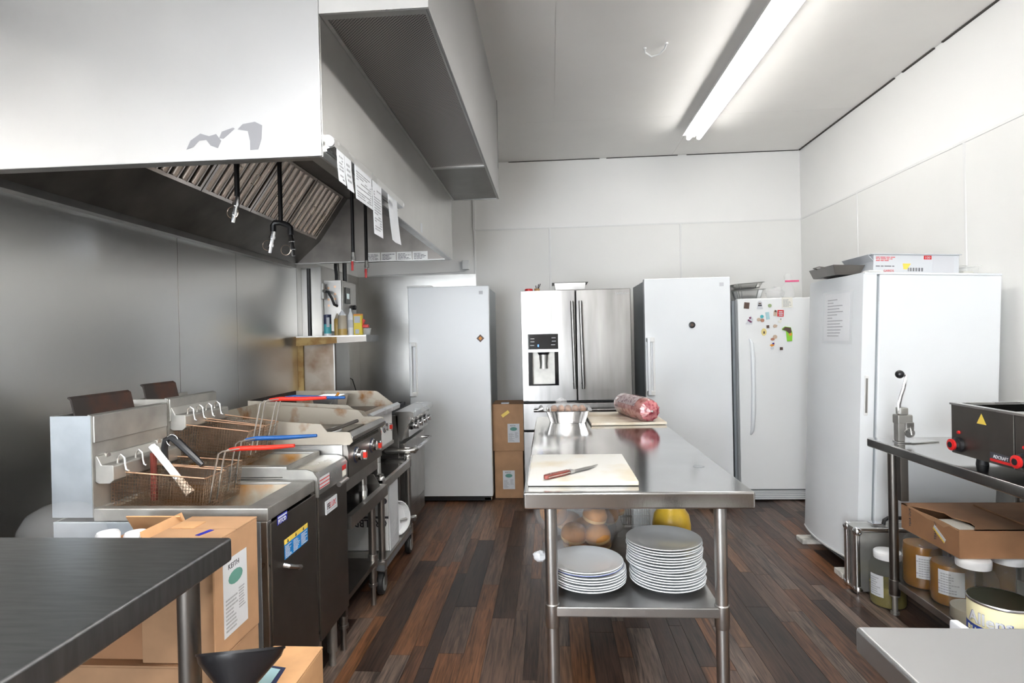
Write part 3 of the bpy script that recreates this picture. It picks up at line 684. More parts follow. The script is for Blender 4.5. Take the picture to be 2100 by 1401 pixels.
# ---------------------------------------------------------------- wire baskets
def basket(loc, rz, tilt, L, W, H, grip, label, lean=0.12, gripl=.19, rise=.085):
    t = thing('fry_basket', label, 'fry basket', loc, (0, tilt, rz), group='wire baskets in the fryers')
    # local: back at x=0, runs along +x, rim at z=0
    g = G(); s = .0105; tp = .02; r = .0011
    def P(u, v, z):   # u 0..L, v -W/2..W/2 with a little taper
        k = 1 - tp * (-z) / H * 1.5
        return ((u - L / 2) * k + L / 2, v * k, z)
    nu = int(L / s); nv = int(W / s); nz = int(H / s)
    for i in range(nu + 1):
        u = L * i / nu
        g.tube([P(u, -W / 2, 0), P(u, -W / 2, -H), P(u, W / 2, -H), P(u, W / 2, 0)], r, 3, False)
    for j in range(nv + 1):
        v = -W / 2 + W * j / nv
        g.tube([P(0, v, 0), P(0, v, -H), P(L, v, -H), P(L, v, 0)], r, 3, False)
    for k in range(1, nz + 1):
        z = -H * k / nz
        g.tube([P(0, -W / 2, z), P(L, -W / 2, z), P(L, W / 2, z), P(0, W / 2, z), P(0, -W / 2, z)], r, 3, False)
    g.obj('wire_mesh', 'wire_steel', t, smooth=0)
    G().tube([(0, -W / 2, 0), (L, -W / 2, 0), (L, W / 2, 0), (0, W / 2, 0), (0, -W / 2, 0)], .003, 6, False).obj('rim', 'wire_rim', t)
    for v in (-1, 1):
        G().tube([P(L, v * .022, -H * .75), P(L + .006, v * .022, 0), (L + .018, v * .02, rise * .9), (L + .03, v * .016, rise), (L + .085, v * .008, rise + .012)], .0028, 6).obj('handle_wire', 'steel_bright', t)
    G().tube([(L + .045, 0, rise + .004), (L + .085, 0, rise + .012), (L + .085 + gripl * .5, 0, rise + .022), (L + .085 + gripl, 0, rise + .036)], [.006, .0085, .0085, .006], 10).obj('grip', grip, t)
    return t
basket((-1.50, 1.925, .988), 0.0, .085, .33, .125, .125, 'red_grip', 'wire fry basket with a red handle in the nearest fryer')
basket((-1.50, 2.07, .985), 0.0, .07, .31, .125, .125, 'blue_grip', 'wire fry basket with a blue handle in the nearest fryer', gripl=.23, rise=.09)
basket((-1.50, 2.255, 1.10), 0.03, .12, .30, .125, .135, 'red_grip', 'wire fry basket with a red handle in the second fryer', rise=.12)
basket((-1.495, 2.40, 1.105), 0.03, .14, .29, .125, .135, 'blue_grip', 'wire fry basket with a blue handle in the second fryer', gripl=.22, rise=.115)
# utensils leaning in the nearest baskets
t = thing('basting_brush', 'white handled brush leaning in the nearest fry basket', 'brush', (-1.25, 1.93, .885)); o = t.location
G(o).tube([(-1.405, 1.93, 1.062), (-1.31, 1.93, .945)], .0115, 4).obj('handle', 'lid_white', t)
G(o).tube([(-1.31, 1.93, .945), (-1.268, 1.93, .892)], [.012, .017], 8).obj('bristles', 'magnet_tan', t)
G(o).tube([(-1.40, 1.934, 1.045), (-1.425, 1.96, 1.048), (-1.447, 1.975, 1.040)], .0015, 5).obj('hanging_wire', 'steel_bright', t)
t = thing('serving_tongs', 'black handled tongs bent over the rim between the near baskets', 'tongs', (-1.36, 2.005, 1.05)); o = t.location
G(o).tube([(-1.405, 2.0, .965), (-1.408, 2.0, 1.04), (-1.40, 2.0, 1.068), (-1.38, 2.0, 1.078), (-1.355, 2.0, 1.060), (-1.29, 2.005, .995), (-1.27, 2.006, .975)], [.011, .012, .012, .013, .014, .012, .009], 8).obj('grip', 'black_plastic', t)
G(o).tube(arc((-1.372, 1.992, 1.068), .021, 0.2, 4.3, 12), .002, 6).obj('wire_loop', 'chrome', t)
G(o).cyl((-1.425, 1.965, .86), (-1.425, 1.965, 1.03), .011, n=8).obj('lower_arm', 'wood_red', t)

# ================================================================ near griddle on its stand
t = thing('griddle', 'countertop gas griddle with red trimmed knobs beside the fryers', 'griddle', (-1.25, 2.78, .63)); o = t.location
gy0, gy1 = 2.51, 3.02
G(o).box(-1.58, -.935, gy0, gy1, .73, .955).obj('body', 'steel_grey', t, smooth=0, bevel=.003)
G(o).box(-1.56, -1.0, gy0 + .02, gy1 - .02, .955, .972).obj('cooking_plate', 'griddle_plate', t, smooth=0)
for (a, b, m) in ((gy0, gy0 + .006, 'rusty'), (gy1 - .006, gy1, 'rusty')):
    G(o).prism([(-1.60, .95), (-.905, .95), (-.888, .965), (-.90, 1.005), (-.915, 1.008), (-1.005, 1.010), (-1.035, 1.045), (-1.60, 1.085)], 1, a, b).obj('side_splash', m, t)
G(o).box(-1.60, -1.592, gy0 + .006, gy1 - .006, .95, 1.085).obj('back_splash', 'rusty', t, smooth=0)
G(o).prism([(-1.0, .965), (-.955, .985), (-.905, 1.004), (-.890, .985), (-.892, .968), (-.93, .955), (-1.0, .955)], 1, gy0 + .006, gy1 - .006).obj('front_trough', 'steel_grey', t)
fp = G(o).prism([(-.935, .952), (-.918, .952), (-.912, .92), (-.912, .80), (-.935, .80)], 1, gy0 + .004, gy1).obj('control_panel', 'steel_dark', t)
for k in range(22):
    yy = gy0 + .04 + k * .0195
    G(o).box(-.9165, -.9115, yy, yy + .007, .934, .948).obj('vent_slot', 'dark_gap', fp, smooth=0)
def burner_knob(t, o, x, y, z, r=.026, mark='red_grip'):
    d = G(o).lathe([(r * 1.25, 0), (r * 1.25, .006), (r, .010), (r * .95, .026)], (x, y, z), 20, (1, 0, 0)).obj('knob', 'chrome', t)
    G(o).cyl((x + .0005, y, z), (x - .004, y, z), r * 1.45, n=20).obj('knob_bezel', 'navy', d)
    G(o).rbox(x + .022, x + .048, y - .009, y + .009, z - r * .9, z + r * .9, .004, 2).obj('knob_grip', 'chrome', d)
    G(o).box(x + .034, x + .0486, y - .0095, y + .0095, z - r * .5, z + r * .5).obj('knob_mark', mark, d, smooth=0)
burner_knob(t, o, -.911, 2.62, .885); burner_knob(t, o, -.911, 2.855, .885)
for xx in (-1.52, -1.0):
    for yy in (gy0 + .06, gy1 - .06):
        g = G(o); g.cyl((xx, yy, .66), (xx, yy, .735), .022, n=14); g.cyl((xx, yy, .629), (xx, yy, .66), .024, .02, 14); g.obj('leg', 'steel_bright', t)
# spatula lying on the griddle
t = thing('griddle_spatula', 'spatula with a dark handle lying on the near griddle', 'spatula', (-1.05, 2.75, .985)); o = t.location
G(o).tube([(-1.09, 2.60, .99), (-1.03, 2.66, .998), (-.965, 2.80, 1.018)], .0085, 8).obj('handle', 'steel_dark', t)
G(o).sheet([(-1.13, 2.52, .976), (-1.07, 2.56, .976), (-1.085, 2.62, .985), (-1.14, 2.60, .978)], .002).obj('blade', 'steel_grey', t, smooth=0)
t = thing('spoon_rest', 'white oval spoon rest on the near griddle edge', 'spoon rest', (-1.06, 2.74, .973)); o = t.location
G(o).ball((-1.065, 2.755, .978), .05, .55, 1.5, .35, 18, 8).obj('dish', 'plate_white', t)

# stand under the near griddle
t = thing('equipment_stand', 'low stainless equipment stand with undershelf under the near griddle', 'stand', (-1.25, 2.8, 0)); o = t.location
sx0, sx1, sy0, sy1 = -1.66, -.905, 2.515, 3.09
G(o).box(sx0, sx1 - .0305, sy0 + .0005, sy1, .615, .629).obj('top', 'steel_top', t, smooth=0)
g = G(o); g.prism([(sx1 - .03, .629), (sx1, .629), (sx1, .572), (sx1 - .004, .572), (sx1 - .004, .615), (sx1 - .03, .615)], 1, sy0, sy1); g.obj('top_edge', 'steel_grey', t, smooth=0)
G(o).box(sx0, sx1 - .004, sy0, sy0 + .004, .572, .615).obj('top_edge', 'steel_grey', t, smooth=0)
G(o).prism([(sx0, .629), (sx1 - .09, .629), (sx1 - .045, .629), (sx1 - .075, .682), (sx0, .682)], 1, sy1 - .006, sy1).obj('upstand', 'steel_grey', t, smooth=0)
for xx in (sx0 + .07, sx1 - .07):
    for yy in (sy0 + .06, sy1 - .07):
        g = G(o); g.cyl((xx, yy, .10), (xx, yy, .615), .020, n=14); g.cyl((xx, yy, .10), (xx, yy, .115), .024, n=14); g.cyl((xx, yy, 0), (xx, yy, .10), .015, .012, 14); g.obj('leg', 'steel_grey', t)
        g = G(o); g.cyl((xx, yy, .20), (xx, yy, .27), .026, n=14); g.obj('leg_collar', 'steel_bright', t)
G(o).box(sx0 + .03, sx1 - .05, sy0 + .03, sy1 - .05, .215, .24).obj('undershelf', 'steel_dark', t, smooth=0)

# ================================================================ far griddle
t = thing('griddle', 'rear griddle with brown splash guards carrying a steel pan', 'griddle', (-1.3, 3.38, .66)); o = t.location
hy0, hy1 = 3.10, 3.70
G(o).box(-1.66, -1.06, hy0, hy1, .74, .97).obj('body', 'steel_grey', t, smooth=0)
G(o).box(-1.64, -1.13, hy0 + .02, hy1 - .02, .97, .988).obj('cooking_plate', 'griddle_plate', t, smooth=0)
G(o).prism([(-1.69, .96), (-1.02, .96), (-1.005, .985), (-1.03, 1.028), (-1.09, 1.04), (-1.12, 1.062), (-1.69, 1.095)], 1, hy0, hy0 + .006).obj('side_splash', 'rusty', t)
G(o).prism([(-1.69, .96), (-1.02, .96), (-1.005, .985), (-1.03, 1.0), (-1.14, 1.085), (-1.22, 1.09), (-1.69, 1.095)], 1, hy1 - .006, hy1).obj('side_splash', 'rusty', t)
G(o).box(-1.69, -1.682, hy0 + .006, hy1 - .006, .96, 1.095).obj('back_splash', 'flue_rust', t, smooth=0)
G(o).prism([(-1.13, .985), (-1.05, .995), (-1.005, 1.012), (-.985, 1.0), (-.99, .975), (-1.05, .965), (-1.13, .97)], 1, hy0 + .006, hy1 - .006).obj('front_rail', 'steel_bright', t)
G(o).box(-1.06, -1.045, hy0, hy1, .76, .965).obj('control_panel', 'trim_white', t, smooth=0)
G(o).box(-1.06, -1.035, hy0, hy1, .745, .765).obj('panel_lip', 'steel_grey', t, smooth=0)
burner_knob(t, o, -1.044, 3.29, .875); burner_knob(t, o, -1.044, 3.53, .875)
for xx in (-1.6, -1.12):
    for yy in (hy0 + .09, hy1 - .09):
        g = G(o); g.cyl((xx, yy, .638), (xx, yy, .742), .02, .022, 14); g.obj('leg', 'steel_bright', t)
# steel hotel pan on it
def hotel_pan(t, x0, x1, y0, y1, z0, z1, m='steel_bright', lip=.018):
    o = t.location; g = G(o); i = .012
    def ring_(x0, x1, y0, y1, z): return [(x0, y0, z), (x1, y0, z), (x1, y1, z), (x0, y1, z)]
    rings = [ring_(x0 + i, x1 - i, y0 + i, y1 - i, z0), ring_(x0, x1, y0, y1, z1 - .012), ring_(x0, x1, y0, y1, z1), ring_(x0 - lip, x1 + lip, y0 - lip, y1 + lip, z1),
             ring_(x0 - lip, x1 + lip, y0 - lip, y1 + lip, z1 - .003), ring_(x0 - .002, x1 + .002, y0 - .002, y1 + .002, z1 - .003)]
    vs = [p for r in rings[:4] for p in r]; fs = [(0, 1, 2, 3)] + [(a * 4 + k, a * 4 + (k + 1) % 4, a * 4 + 4 + (k + 1) % 4, a * 4 + 4 + k) for a in range(3) for k in range(4)]
    inner = [ring_(x0 - lip, x1 + lip, y0 - lip, y1 + lip, z1 + .002), ring_(x0 + .004, x1 - .004, y0 + .004, y1 - .004, z1 + .002), ring_(x0 + i + .004, x1 - i - .004, y0 + i + .004, y1 - i - .004, z0 + .004)]
    n = len(vs); vs += [p for r in inner for p in r]
    fs += [(12 + k, 12 + (k + 1) % 4, n + (k + 1) % 4, n + k) for k in range(4)] + [(n + a * 4 + k, n + a * 4 + (k + 1) % 4, n + a * 4 + 4 + (k + 1) % 4, n + a * 4 + 4 + k) for a in range(2) for k in range(4)] + [(n + 8, n + 9, n + 10, n + 11)]
    g.add(vs, fs); return g.obj('pan_body', m, t, smooth=30, bevel=.002)
t = thing('steel_pan', 'small square stainless pan on the rear griddle with a wooden spoon', 'pan', (-1.38, 3.52, .989))
hotel_pan(t, -1.46, -1.30, 3.43, 3.60, .989, 1.078)
t = thing('wooden_spoon', 'wooden spoon handle sticking out of the square steel pan', 'spoon', (-1.345, 3.52, 1.0)); o = t.location
G(o).tube([(-1.40, 3.53, .998), (-1.335, 3.51, 1.08), (-1.325, 3.507, 1.094)], [.006, .009, .008], 8).obj('spoon_handle', 'orange', t)

# cart carrying the rear griddle
t = thing('utility_cart', 'stainless rolling cart with push handle under the rear griddle', 'cart', (-1.3, 3.5, 0)); o = t.location
cx0, cx1, cy0, cy1 = -1.66, -.945, 3.13, 3.80
G(o).box(cx0, cx1, cy0, cy1, .62, .637).obj('top_shelf', 'steel_top', t, smooth=0)
for (a, b, c_, d_) in ((cx1 - .006, cx1, cy0, cy1), (cx0, cx1 - .006, cy0, cy0 + .006)):
    G(o).box(a, b, c_, d_, .575, .62).obj('shelf_edge', 'steel_grey', t, smooth=0)
G(o).box(cx0, cx1, cy0, cy1, .165, .182).obj('lower_shelf', 'steel_dull', t, smooth=0)
for (a, b, c_, d_) in ((cx1 - .006, cx1, cy0, cy1), (cx0, cx1 - .006, cy0, cy0 + .006)):
    G(o).box(a, b, c_, d_, .135, .165).obj('shelf_edge', 'galvanised', t, smooth=0)
for xx in (cx0 + .03, cx1 - .02):
    for yy in (cy0 + .03, cy1 - .03):
        G(o).cyl((xx, yy, .134), (xx, yy, .665), .019, n=14).obj('post', 'steel_grey', t)
        g = G(o); g.cyl((xx, yy, .135), (xx, yy, .19), .025, n=14); g.obj('post_collar', 'steel_bright', t)
        g = G(o); g.cyl((xx, yy, .575), (xx, yy, .64), .025, n=14); g.ball((xx, yy, .64), .025, 1, 1, .9, 14, 8); g.obj('post_collar', 'steel_bright', t)
        cs = G(o).lathe([(.026, .128), (.026, .134), (.018, .135), (.018, .1355)], (xx, yy, 0), 16).obj('caster', 'steel_grey', t)
        g = G(o); g.box(xx - .022, xx - .019, yy - .024, yy + .010, .055, .128); g.box(xx + .019, xx + .022, yy - .024, yy + .010, .055, .128); g.box(xx - .022, xx + .022, yy - .024, yy + .022, .126, .130); g.obj('caster_fork', 'steel_grey', cs, smooth=0)
        G(o).lathe([(.036, -.016), (.058, -.014), (.062, 0), (.058, .014), (.036, .016)], (xx, yy - .014, .062), 24, (1, 0, 0)).obj('caster_tire', 'black_rubber', cs)
        G(o).lathe([(.006, -.0195), (.040, -.018), (.040, .018), (.006, .0195)], (xx, yy - .014, .062), 20, (1, 0, 0)).obj('caster_hub', 'grey_rubber', cs)
G(o).tube([(-1.25, 3.795, .672), (-1.02, 3.80, .672), (-.965, 3.80, .672), (-.935, 3.815, .672), (-.925, 3.86, .672)], .017, 12).obj('push_handle', 'steel_bright', t)
G(o).rbox(-.955, -.925, 3.855, 3.90, .64, .69, .012, 3).obj('handle_end', 'steel_bright', t)
# cleaning brick carton, upside down on the cart
t = thing('cleaning_brick_carton', 'white carton printed upside down with black letters on the cart', 'box', (-1.15, 3.42, .183)); o = t.location
G(o).rbox(-1.40, -.968, 3.30, 3.47, .183, .56, .003, 1).obj('carton', 'appliance_white_warm', t)
G(o).box(-1.40, -.966, 3.2985, 3.3005, .373, .386).obj('stripe', 'ink', t, smooth=0)
text('GRiLLBRiCK', .062, (-.975, 3.2985, .366), (-1, 0, 0), (0, 0, -1), 'ink', t, o, name='print_lettering', bold=.0012, xs=.86)
g = G(o); printlines(g, (-1.12, 3.2996, .47), (1, 0, 0), U_, .05, .03, 4, 3); g.obj('small_print', 'ink_grey', t, smooth=0)
G(o).lathe([(.018, 0), (.018, .0008)], (-.99, 3.2995, .475), 18, (0, -1, 0)).obj('round_mark', 'ink', t)
t = thing('leaning_panel', 'white printed card leaning against the white carton on the cart', 'card', (-.96, 3.38, .183)); o = t.location
G(o).box(-.9655, -.958, 3.305, 3.49, .183, .575).obj('card', 'paper', t, smooth=0)
g = G(o); printlines(g, (-.9578, 3.33, .22), (0, 1, 0), U_, .13, .12, 9, 8, lift=.0004); g.obj('print', 'ink_soft', t, smooth=0)
t = thing('enamel_pan', 'white round pan with a steel handle on the cart shelf', 'pan', (-1.0, 3.62, .183)); o = t.location
G(o).lathe([(.085, 0), (.10, .02), (.105, .05), (.10, .05), (.092, .012), (.0, .008)], (-1.02, 3.585, .288), 28, (.85, -.5, .15)).obj('bowl', 'plate_white', t)
G(o).cyl((-.985, 3.62, .255), (-.90, 3.70, .262), .013, n=10).obj('handle', 'steel_bright', t)

# ================================================================ gas range
t = thing('gas_range', 'stainless gas range with four chrome knobs at the end of the line', 'range', (-1.4, 4.2, 0)); o = t.location
ay0, ay1 = 3.87, 4.50
G(o).box(-1.78, -1.05, ay0, ay1, .10, .90).obj('body', 'steel_grey', t, smooth=0, bevel=.003)
G(o).box(-1.76, -1.09, ay0 + .03, ay1 - .02, .90, .905).obj('burner_tray', 'cast_iron', t, smooth=0)
G(o).box(-1.82, -1.78, ay0, ay1, .10, 1.02).obj('back_guard', 'steel_grey', t, smooth=0)
G(o).prism([(-1.07, .90), (-1.07, .925), (-.965, .925), (-.945, .918), (-.942, .885), (-.958, .88), (-1.0, .80), (-1.03, .725), (-1.05, .725)], 1, ay0, ay1).obj('front_shelf', 'steel_bright', t)
cpn = G(o).prism([(-1.005, .885), (-.985, .875), (-.985, .745), (-1.01, .735)], 1, ay0 + .03, ay1).obj('control_panel', 'steel_bright', t)
for k in range(4):
    y = ay0 + .10 + k * .135
    d = G(o).lathe([(.028, 0), (.026, .012), (.020, .016)], (-.985, y, .815), 20, (1, 0, 0)).obj('knob', 'black_plastic', t)
    G(o).lathe([(.021, 0), (.023, .012), (.019, .03), (.010, .032)], (-.971, y, .815), 18, (1, 0, 0)).obj('knob_cap', 'chrome', d)
    G(o).rbox(-.945, -.928, y - .007, y + .007, .795, .840, .003, 2).obj('knob_grip', 'chrome', d)
dr = G(o).rbox(-1.05, -1.012, ay0 + .02, ay1 - .01, .235, .705, .006, 2).obj('oven_door', 'steel_grey', t)
G(o).tube([(-1.012, ay0 + .10, .655), (-.962, ay0 + .10, .655), (-.950, ay0 + .11, .655), (-.950, ay1 - .06, .655), (-.962, ay1 - .05, .655), (-1.012, ay1 - .05, .655)], .012, 10).obj('oven_handle', 'chrome', dr)
G(o).box(-1.045, -1.02, ay0 + .01, ay1 - .005, .105, .225).obj('kick_panel', 'steel_grey', t, smooth=0, bevel=.002)
for gx in (-1.62, -1.28):
    for gy in (4.05, 4.34):
        g = G(o)
        for s in (-.12, .12):
            g.box(gx + s - .006, gx + s + .006, gy - .13, gy + .13, .905, .93); g.box(gx - .13, gx + .13, gy + s - .006, gy + s + .006, .905, .93)
        for a in range(8):
            cth, sth = math.cos(a * .785), math.sin(a * .785)
            g.cyl((gx + cth * .04, gy + sth * .04, .927), (gx + cth * .125, gy + sth * .125, .927), .006, n=6)
        gr = g.obj('grate', 'cast_iron', t, smooth=0)
        G(o).lathe([(.045, 0), (.045, .012), (.03, .016)], (gx, gy, .905), 18).obj('burner', 'cast_iron', gr)
for xx in (-1.72, -1.10):
    for yy in (ay0 + .06, ay1 - .06):
        G(o).cyl((xx, yy, 0), (xx, yy, .101), .022, n=12).obj('leg', 'steel_dull', t)

# ================================================================ end panel, shelf, fire control box
t = thing('splash_fin', 'rust marked stainless end panel at the end of the cooking line', 'panel', (-1.88, 4.54, 0)); o = t.location
G(o).box(-2.036, -1.735, 4.535, 4.56, .0, 1.40).obj('sheet', 'fin_steel', t, smooth=0)
G(o).box(-2.036, -1.99, 4.515, 4.5345, .6, 1.463).obj('edge_flange', 'rust_gold', t, smooth=0)
G(o).box(-1.745, -1.735, 4.525, 4.5345, .0, 1.40).obj('edge_fold', 'steel_grey', t, smooth=0)
t = thing('wall_shelf', 'narrow rust streaked metal shelf holding bottles below the control box', 'shelf', (-1.7, 4.45, 1.40)); o = t.location
G(o).box(-1.985, -1.425, 4.38, 4.70, 1.452, 1.463).obj('board', 'steel_grey', t, smooth=0)
G(o).prism([(-1.985, 1.452), (-1.985, 1.385), (-1.66, 1.403), (-1.66, 1.452)], 1, 4.38, 4.384).obj('front_lip', 'rust_gold', t, smooth=0)
G(o).prism([(-1.659, 1.452), (-1.659, 1.403), (-1.425, 1.412), (-1.425, 1.452)], 1, 4.38, 4.384).obj('front_lip', 'steel_dark', t, smooth=0)
G(o).box(-1.429, -1.425, 4.3845, 4.70, 1.41, 1.452).obj('side_lip', 'steel_grey', t, smooth=0)
G(o).prism([(4.39, 1.45), (4.69, 1.45), (4.69, 1.36), (4.66, 1.36)], 0, -1.80, -1.79).obj('bracket', 'steel_dark', t, smooth=0)
g = G(); g.box(XL + .004, -1.87, 4.62, 5.25, 1.0, 2.03); wc = struct(g.obj('wall_chase', 'steel_wall_back', smooth=0))
t = thing('fire_control_box', 'stainless fire suppression control box with a small screen and black knob', 'control box', (-1.79, 4.85, 1.50)); o = t.location
G(o).rbox(-1.868, -1.72, 4.66, 5.02, 1.50, 1.925, .003, 2).obj('cabinet', 'steel_grey', t)
G(o).rbox(-1.7195, -1.713, 4.675, 5.005, 1.51, 1.915, .002, 1).obj('door', 'steel_grey', t)
pn = G(o).rbox(-1.7128, -1.706, 4.725, 4.845, 1.735, 1.87, .003, 2).obj('screen_panel', 'gloss_black', t)
G(o).box(-1.7062, -1.7045, 4.755, 4.815, 1.775, 1.82).obj('screen', 'screen_grey', pn, smooth=0)
G(o).lathe([(.020, 0), (.022, .02), (.014, .026)], (-1.713, 4.93, 1.71), 18, (1, 0, 0)).obj('knob', 'black_plastic', t)
for (a, b) in ((-1.825, 1.86), (-1.77, 1.87), (-1.77, 1.81), (-1.77, 1.77), (-1.825, 1.765), (-1.825, 1.715), (-1.77, 1.715)):
    G(o).lathe([(.010, 0), (.010, .0015)], (a, 4.6598, b), 14, (0, -1, 0)).obj('knockout', 'wire_rim', t)
t = thing('black_riser_pipe', 'thick vertical black pipe standing on the bottle shelf', 'pipe', (-1.91, 4.46, 1.463)); o = t.location
G(o).cyl((-1.905, 4.46, 1.463), (-1.905, 4.46, 1.999), .016, n=14).obj('pipe', 'black_pipe', t)
t = thing('conduit_box', 'white edged junction box with a black cable above the bottle shelf', 'junction box', (-1.84, 4.58, 1.80)); o = t.location
G(o).rbox(-1.862, -1.838, 4.585, 4.62, 1.765, 1.895, .003, 2).obj('box', 'steel_dull', t)
G(o).tube([(-1.838, 4.59, 1.83), (-1.80, 4.59, 1.82), (-1.775, 4.60, 1.77), (-1.765, 4.62, 1.72), (-1.755, 4.6575, 1.71)], .011, 10).obj('cable', 'black_rubber', t)
G(o).cyl((-1.845, 4.59, 1.83), (-1.820, 4.59, 1.83), .014, n=6).obj('cable_gland', 'steel_dull', t)
for (pts, r, m, lab) in (([(-1.79, 4.75, 1.9255), (-1.79, 4.75, 1.98), (-1.80, 4.76, 2.04), (-1.83, 4.85, 2.12)], .013, 'black_rubber', 'dark grey flexible conduit rising from the control box'),
                         ([(-1.755, 4.72, 1.9255), (-1.765, 4.74, 1.98), (-1.79, 4.80, 2.05), (-1.83, 4.90, 2.12)], .007, 'steel_dull', 'thin grey metal conduit rising from the control box'),
                         ([(-1.735, 4.80, 1.9255), (-1.735, 4.80, 2.4)], .018, 'black_pipe', 'thick straight black conduit rising from the control box')):
    o_ = G().tube(pts, r, 10).obj('conduit', m); tag(o_, lab, 'conduit')
# outlet with cord low on the left wall behind the fin
t = thing('wall_outlet', 'wall outlet with a black cord plugged in behind the end panel', 'outlet', (XL + .01, 5.55, 1.10)); o = t.location
G(o).rbox(XL + .0035, XL + .03, 5.50, 5.58, 1.04, 1.17, .003, 2).obj('cover_plate', 'trim_white', t)
G(o).rbox(XL + .03, XL + .055, 5.52, 5.56, 1.04, 1.08, .004, 2).obj('plug', 'black_plastic', t)
G(o).tube([(XL + .055, 5.54, 1.06), (XL + .09, 5.54, 1.04), (XL + .11, 5.56, .95), (XL + .14, 5.60, .80), (XL + .15, 5.65, .60)], .005, 6).obj('cord', 'black_rubber', t)

# bottles on the shelf
SZ = 1.4635
def bottle(name, label, cat, x, y, prof, m, extra=()):
    t = thing(name, label, cat, (x, y, SZ)); o = t.location
    G(o).lathe(prof, (x, y, SZ), 20).obj('bottle_body', m, t)
    for (n_, pr, m_) in extra: G(o).lathe(pr, (x, y, SZ), 20).obj(n_, m_, t)
    return t
t = bottle('salt_canister', 'round salt canister, dark blue above turquoise, on the bottle shelf', 'canister', -1.745, 4.42, [(.029, 0), (.029, .09)], 'teal', (('dark_band', [(.0292, .09), (.0292, .155)], 'navy'), ('base_ring', [(.0296, 0), (.0296, .016)], 'lid_white'), ('cap', [(.0294, .155), (.0294, .165), (.010, .167)], 'navy')))
g = G(t.location); plate(g, (-1.742, 4.3905, 1.53), (1, 0, 0), U_, .024, .075); g.obj('nutrition_label', 'paper', t, smooth=0)
bottle('squeeze_bottle', 'smaller oily squeeze bottle half hidden at the back of the shelf', 'bottle', -1.685, 4.47, [(.024, 0), (.026, .06), (.026, .125), (.02, .135)], 'squeeze_yellow', (('nozzle', [(.02, .135), (.016, .145), (.004, .175)], 'squeeze'),))
bottle('squeeze_bottle', 'clear squeeze bottle with pale sauce and a white nozzle on the shelf', 'bottle', -1.625, 4.42, [(.033, 0), (.035, .05), (.034, .14), (.028, .155)], 'squeeze', (('sauce', [(.0354, .002), (.0356, .05)], 'squeeze_yellow'), ('nozzle', [(.028, .155), (.024, .168), (.006, .195), (.004, .20)], 'lid_white')))
bottle('cleaner_bottle', 'white plastic bottle with an angled neck on the shelf', 'bottle', -1.563, 4.43, [(.021, 0), (.022, .13), (.02, .155), (.008, .185)], 'lid_white', (('nozzle', [(.008, .185), (.007, .205), (.003, .21)], 'lid_white'), ('label_band', [(.0224, .06), (.0224, .12)], 'paper')))
t = thing('baking_soda_box', 'yellow and orange carton standing on the bottle shelf', 'box', (-1.505, 4.44, SZ)); o = t.location
G(o).rbox(-1.538, -1.474, 4.425, 4.46, SZ, SZ + .165, .002, 1).obj('carton', 'yellow', t)
G(o).box(-1.5384, -1.4736, 4.4246, 4.4604, SZ + .152, SZ + .1655).obj('top_band', 'orange', t, smooth=0)
g = G(o); plate(g, (-1.532, 4.4248, SZ + .095), (1, 0, 0), U_, .046, .052); g.obj('nutrition_label', 'paper', t, smooth=0)
g = G(o); plate(g, (-1.525, 4.4248, SZ + .01), (1, 0, 0), U_, .03, .035); g.obj('white_panel', 'paper', t, smooth=0)
t = thing('plastic_tub', 'small clear tub with a red snap lid on the bottle shelf', 'container', (-1.455, 4.46, SZ)); o = t.location
G(o).lathe([(.024, 0), (.034, .052), (.031, .052), (.022, .004)], (-1.447, 4.47, SZ), 16).obj('tub', 'clear_hard', t)
G(o).rbox(-1.475, -1.43, 4.44, 4.48, SZ + .056, SZ + .082, .004, 2).obj('lid', 'red', t)
G(o).prism([(-1.472, SZ + .08), (-1.455, SZ + .115), (-1.475, SZ + .13), (-1.482, SZ + .085)], 1, 4.45, 4.47).obj('lid_flap', 'red', t)
# ================================================================ tall white freezers (same model)
def tall_freezer(x0, x1, yf, h, label, depth=.66):
    t = thing('upright_freezer', label, 'freezer', ((x0 + x1) / 2, yf + depth / 2, 0)); o = t.location
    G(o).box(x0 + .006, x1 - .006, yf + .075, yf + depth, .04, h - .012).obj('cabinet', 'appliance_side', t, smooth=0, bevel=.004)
    G(o).box(x0 + .004, x1 - .004, yf + .064, yf + .075, .06, h - .012).obj('gasket', 'grey_rubber', t, smooth=0)
    d = G(o).rbox(x0, x1, yf, yf + .064, .055, h, .006, 3).obj('door', 'appliance_white', t)
    hx = x0 + .022
    hb = G(o).rbox(hx - .012, hx + .012, yf - .052, yf - .036, .93, 1.39, .005, 2).obj('door_handle', 'appliance_white', d)
    for zz in (.945, 1.375):
        G(o).rbox(hx - .014, hx + .045, yf - .045, yf + .001, zz - .018, zz + .018, .005, 2).obj('handle_mount', 'trim_white', d)
    G(o).rbox(hx + .035, hx + .052, yf - .012, yf + .001, .935, 1.385, .004, 2).obj('handle_plate', 'trim_white', d)
    G(o).box(x0 + .02, x1 - .02, yf + .03, yf + .05, .012, .05).obj('kick_plate', 'black_plastic', t, smooth=0)
    for xx in (x0 + .05, x1 - .05):
        for yy in (yf + .10, yf + depth - .05):
            G(o).cyl((xx, yy, 0), (xx, yy, .045), .018, n=10).obj('foot', 'grey_rubber', t)
    g = G(o)
    plate(g, (x1 - .085, yf - .0002, h - .075), (1, 0, 0), (0, 0, 1), .034, .030, .0006); g.obj('badge', 'ink_soft', t, smooth=0)
    return t
T1 = tall_freezer(-1.225, -.52, 4.92, 1.87, 'tall white freezer left of the boxes, with one square magnet'); o = T1.location
G(o).rbox(-1.235, -1.02, 4.925, 5.02, 1.8702, 1.884, .004, 2).obj('hinge_cover', 'trim_white', T1)
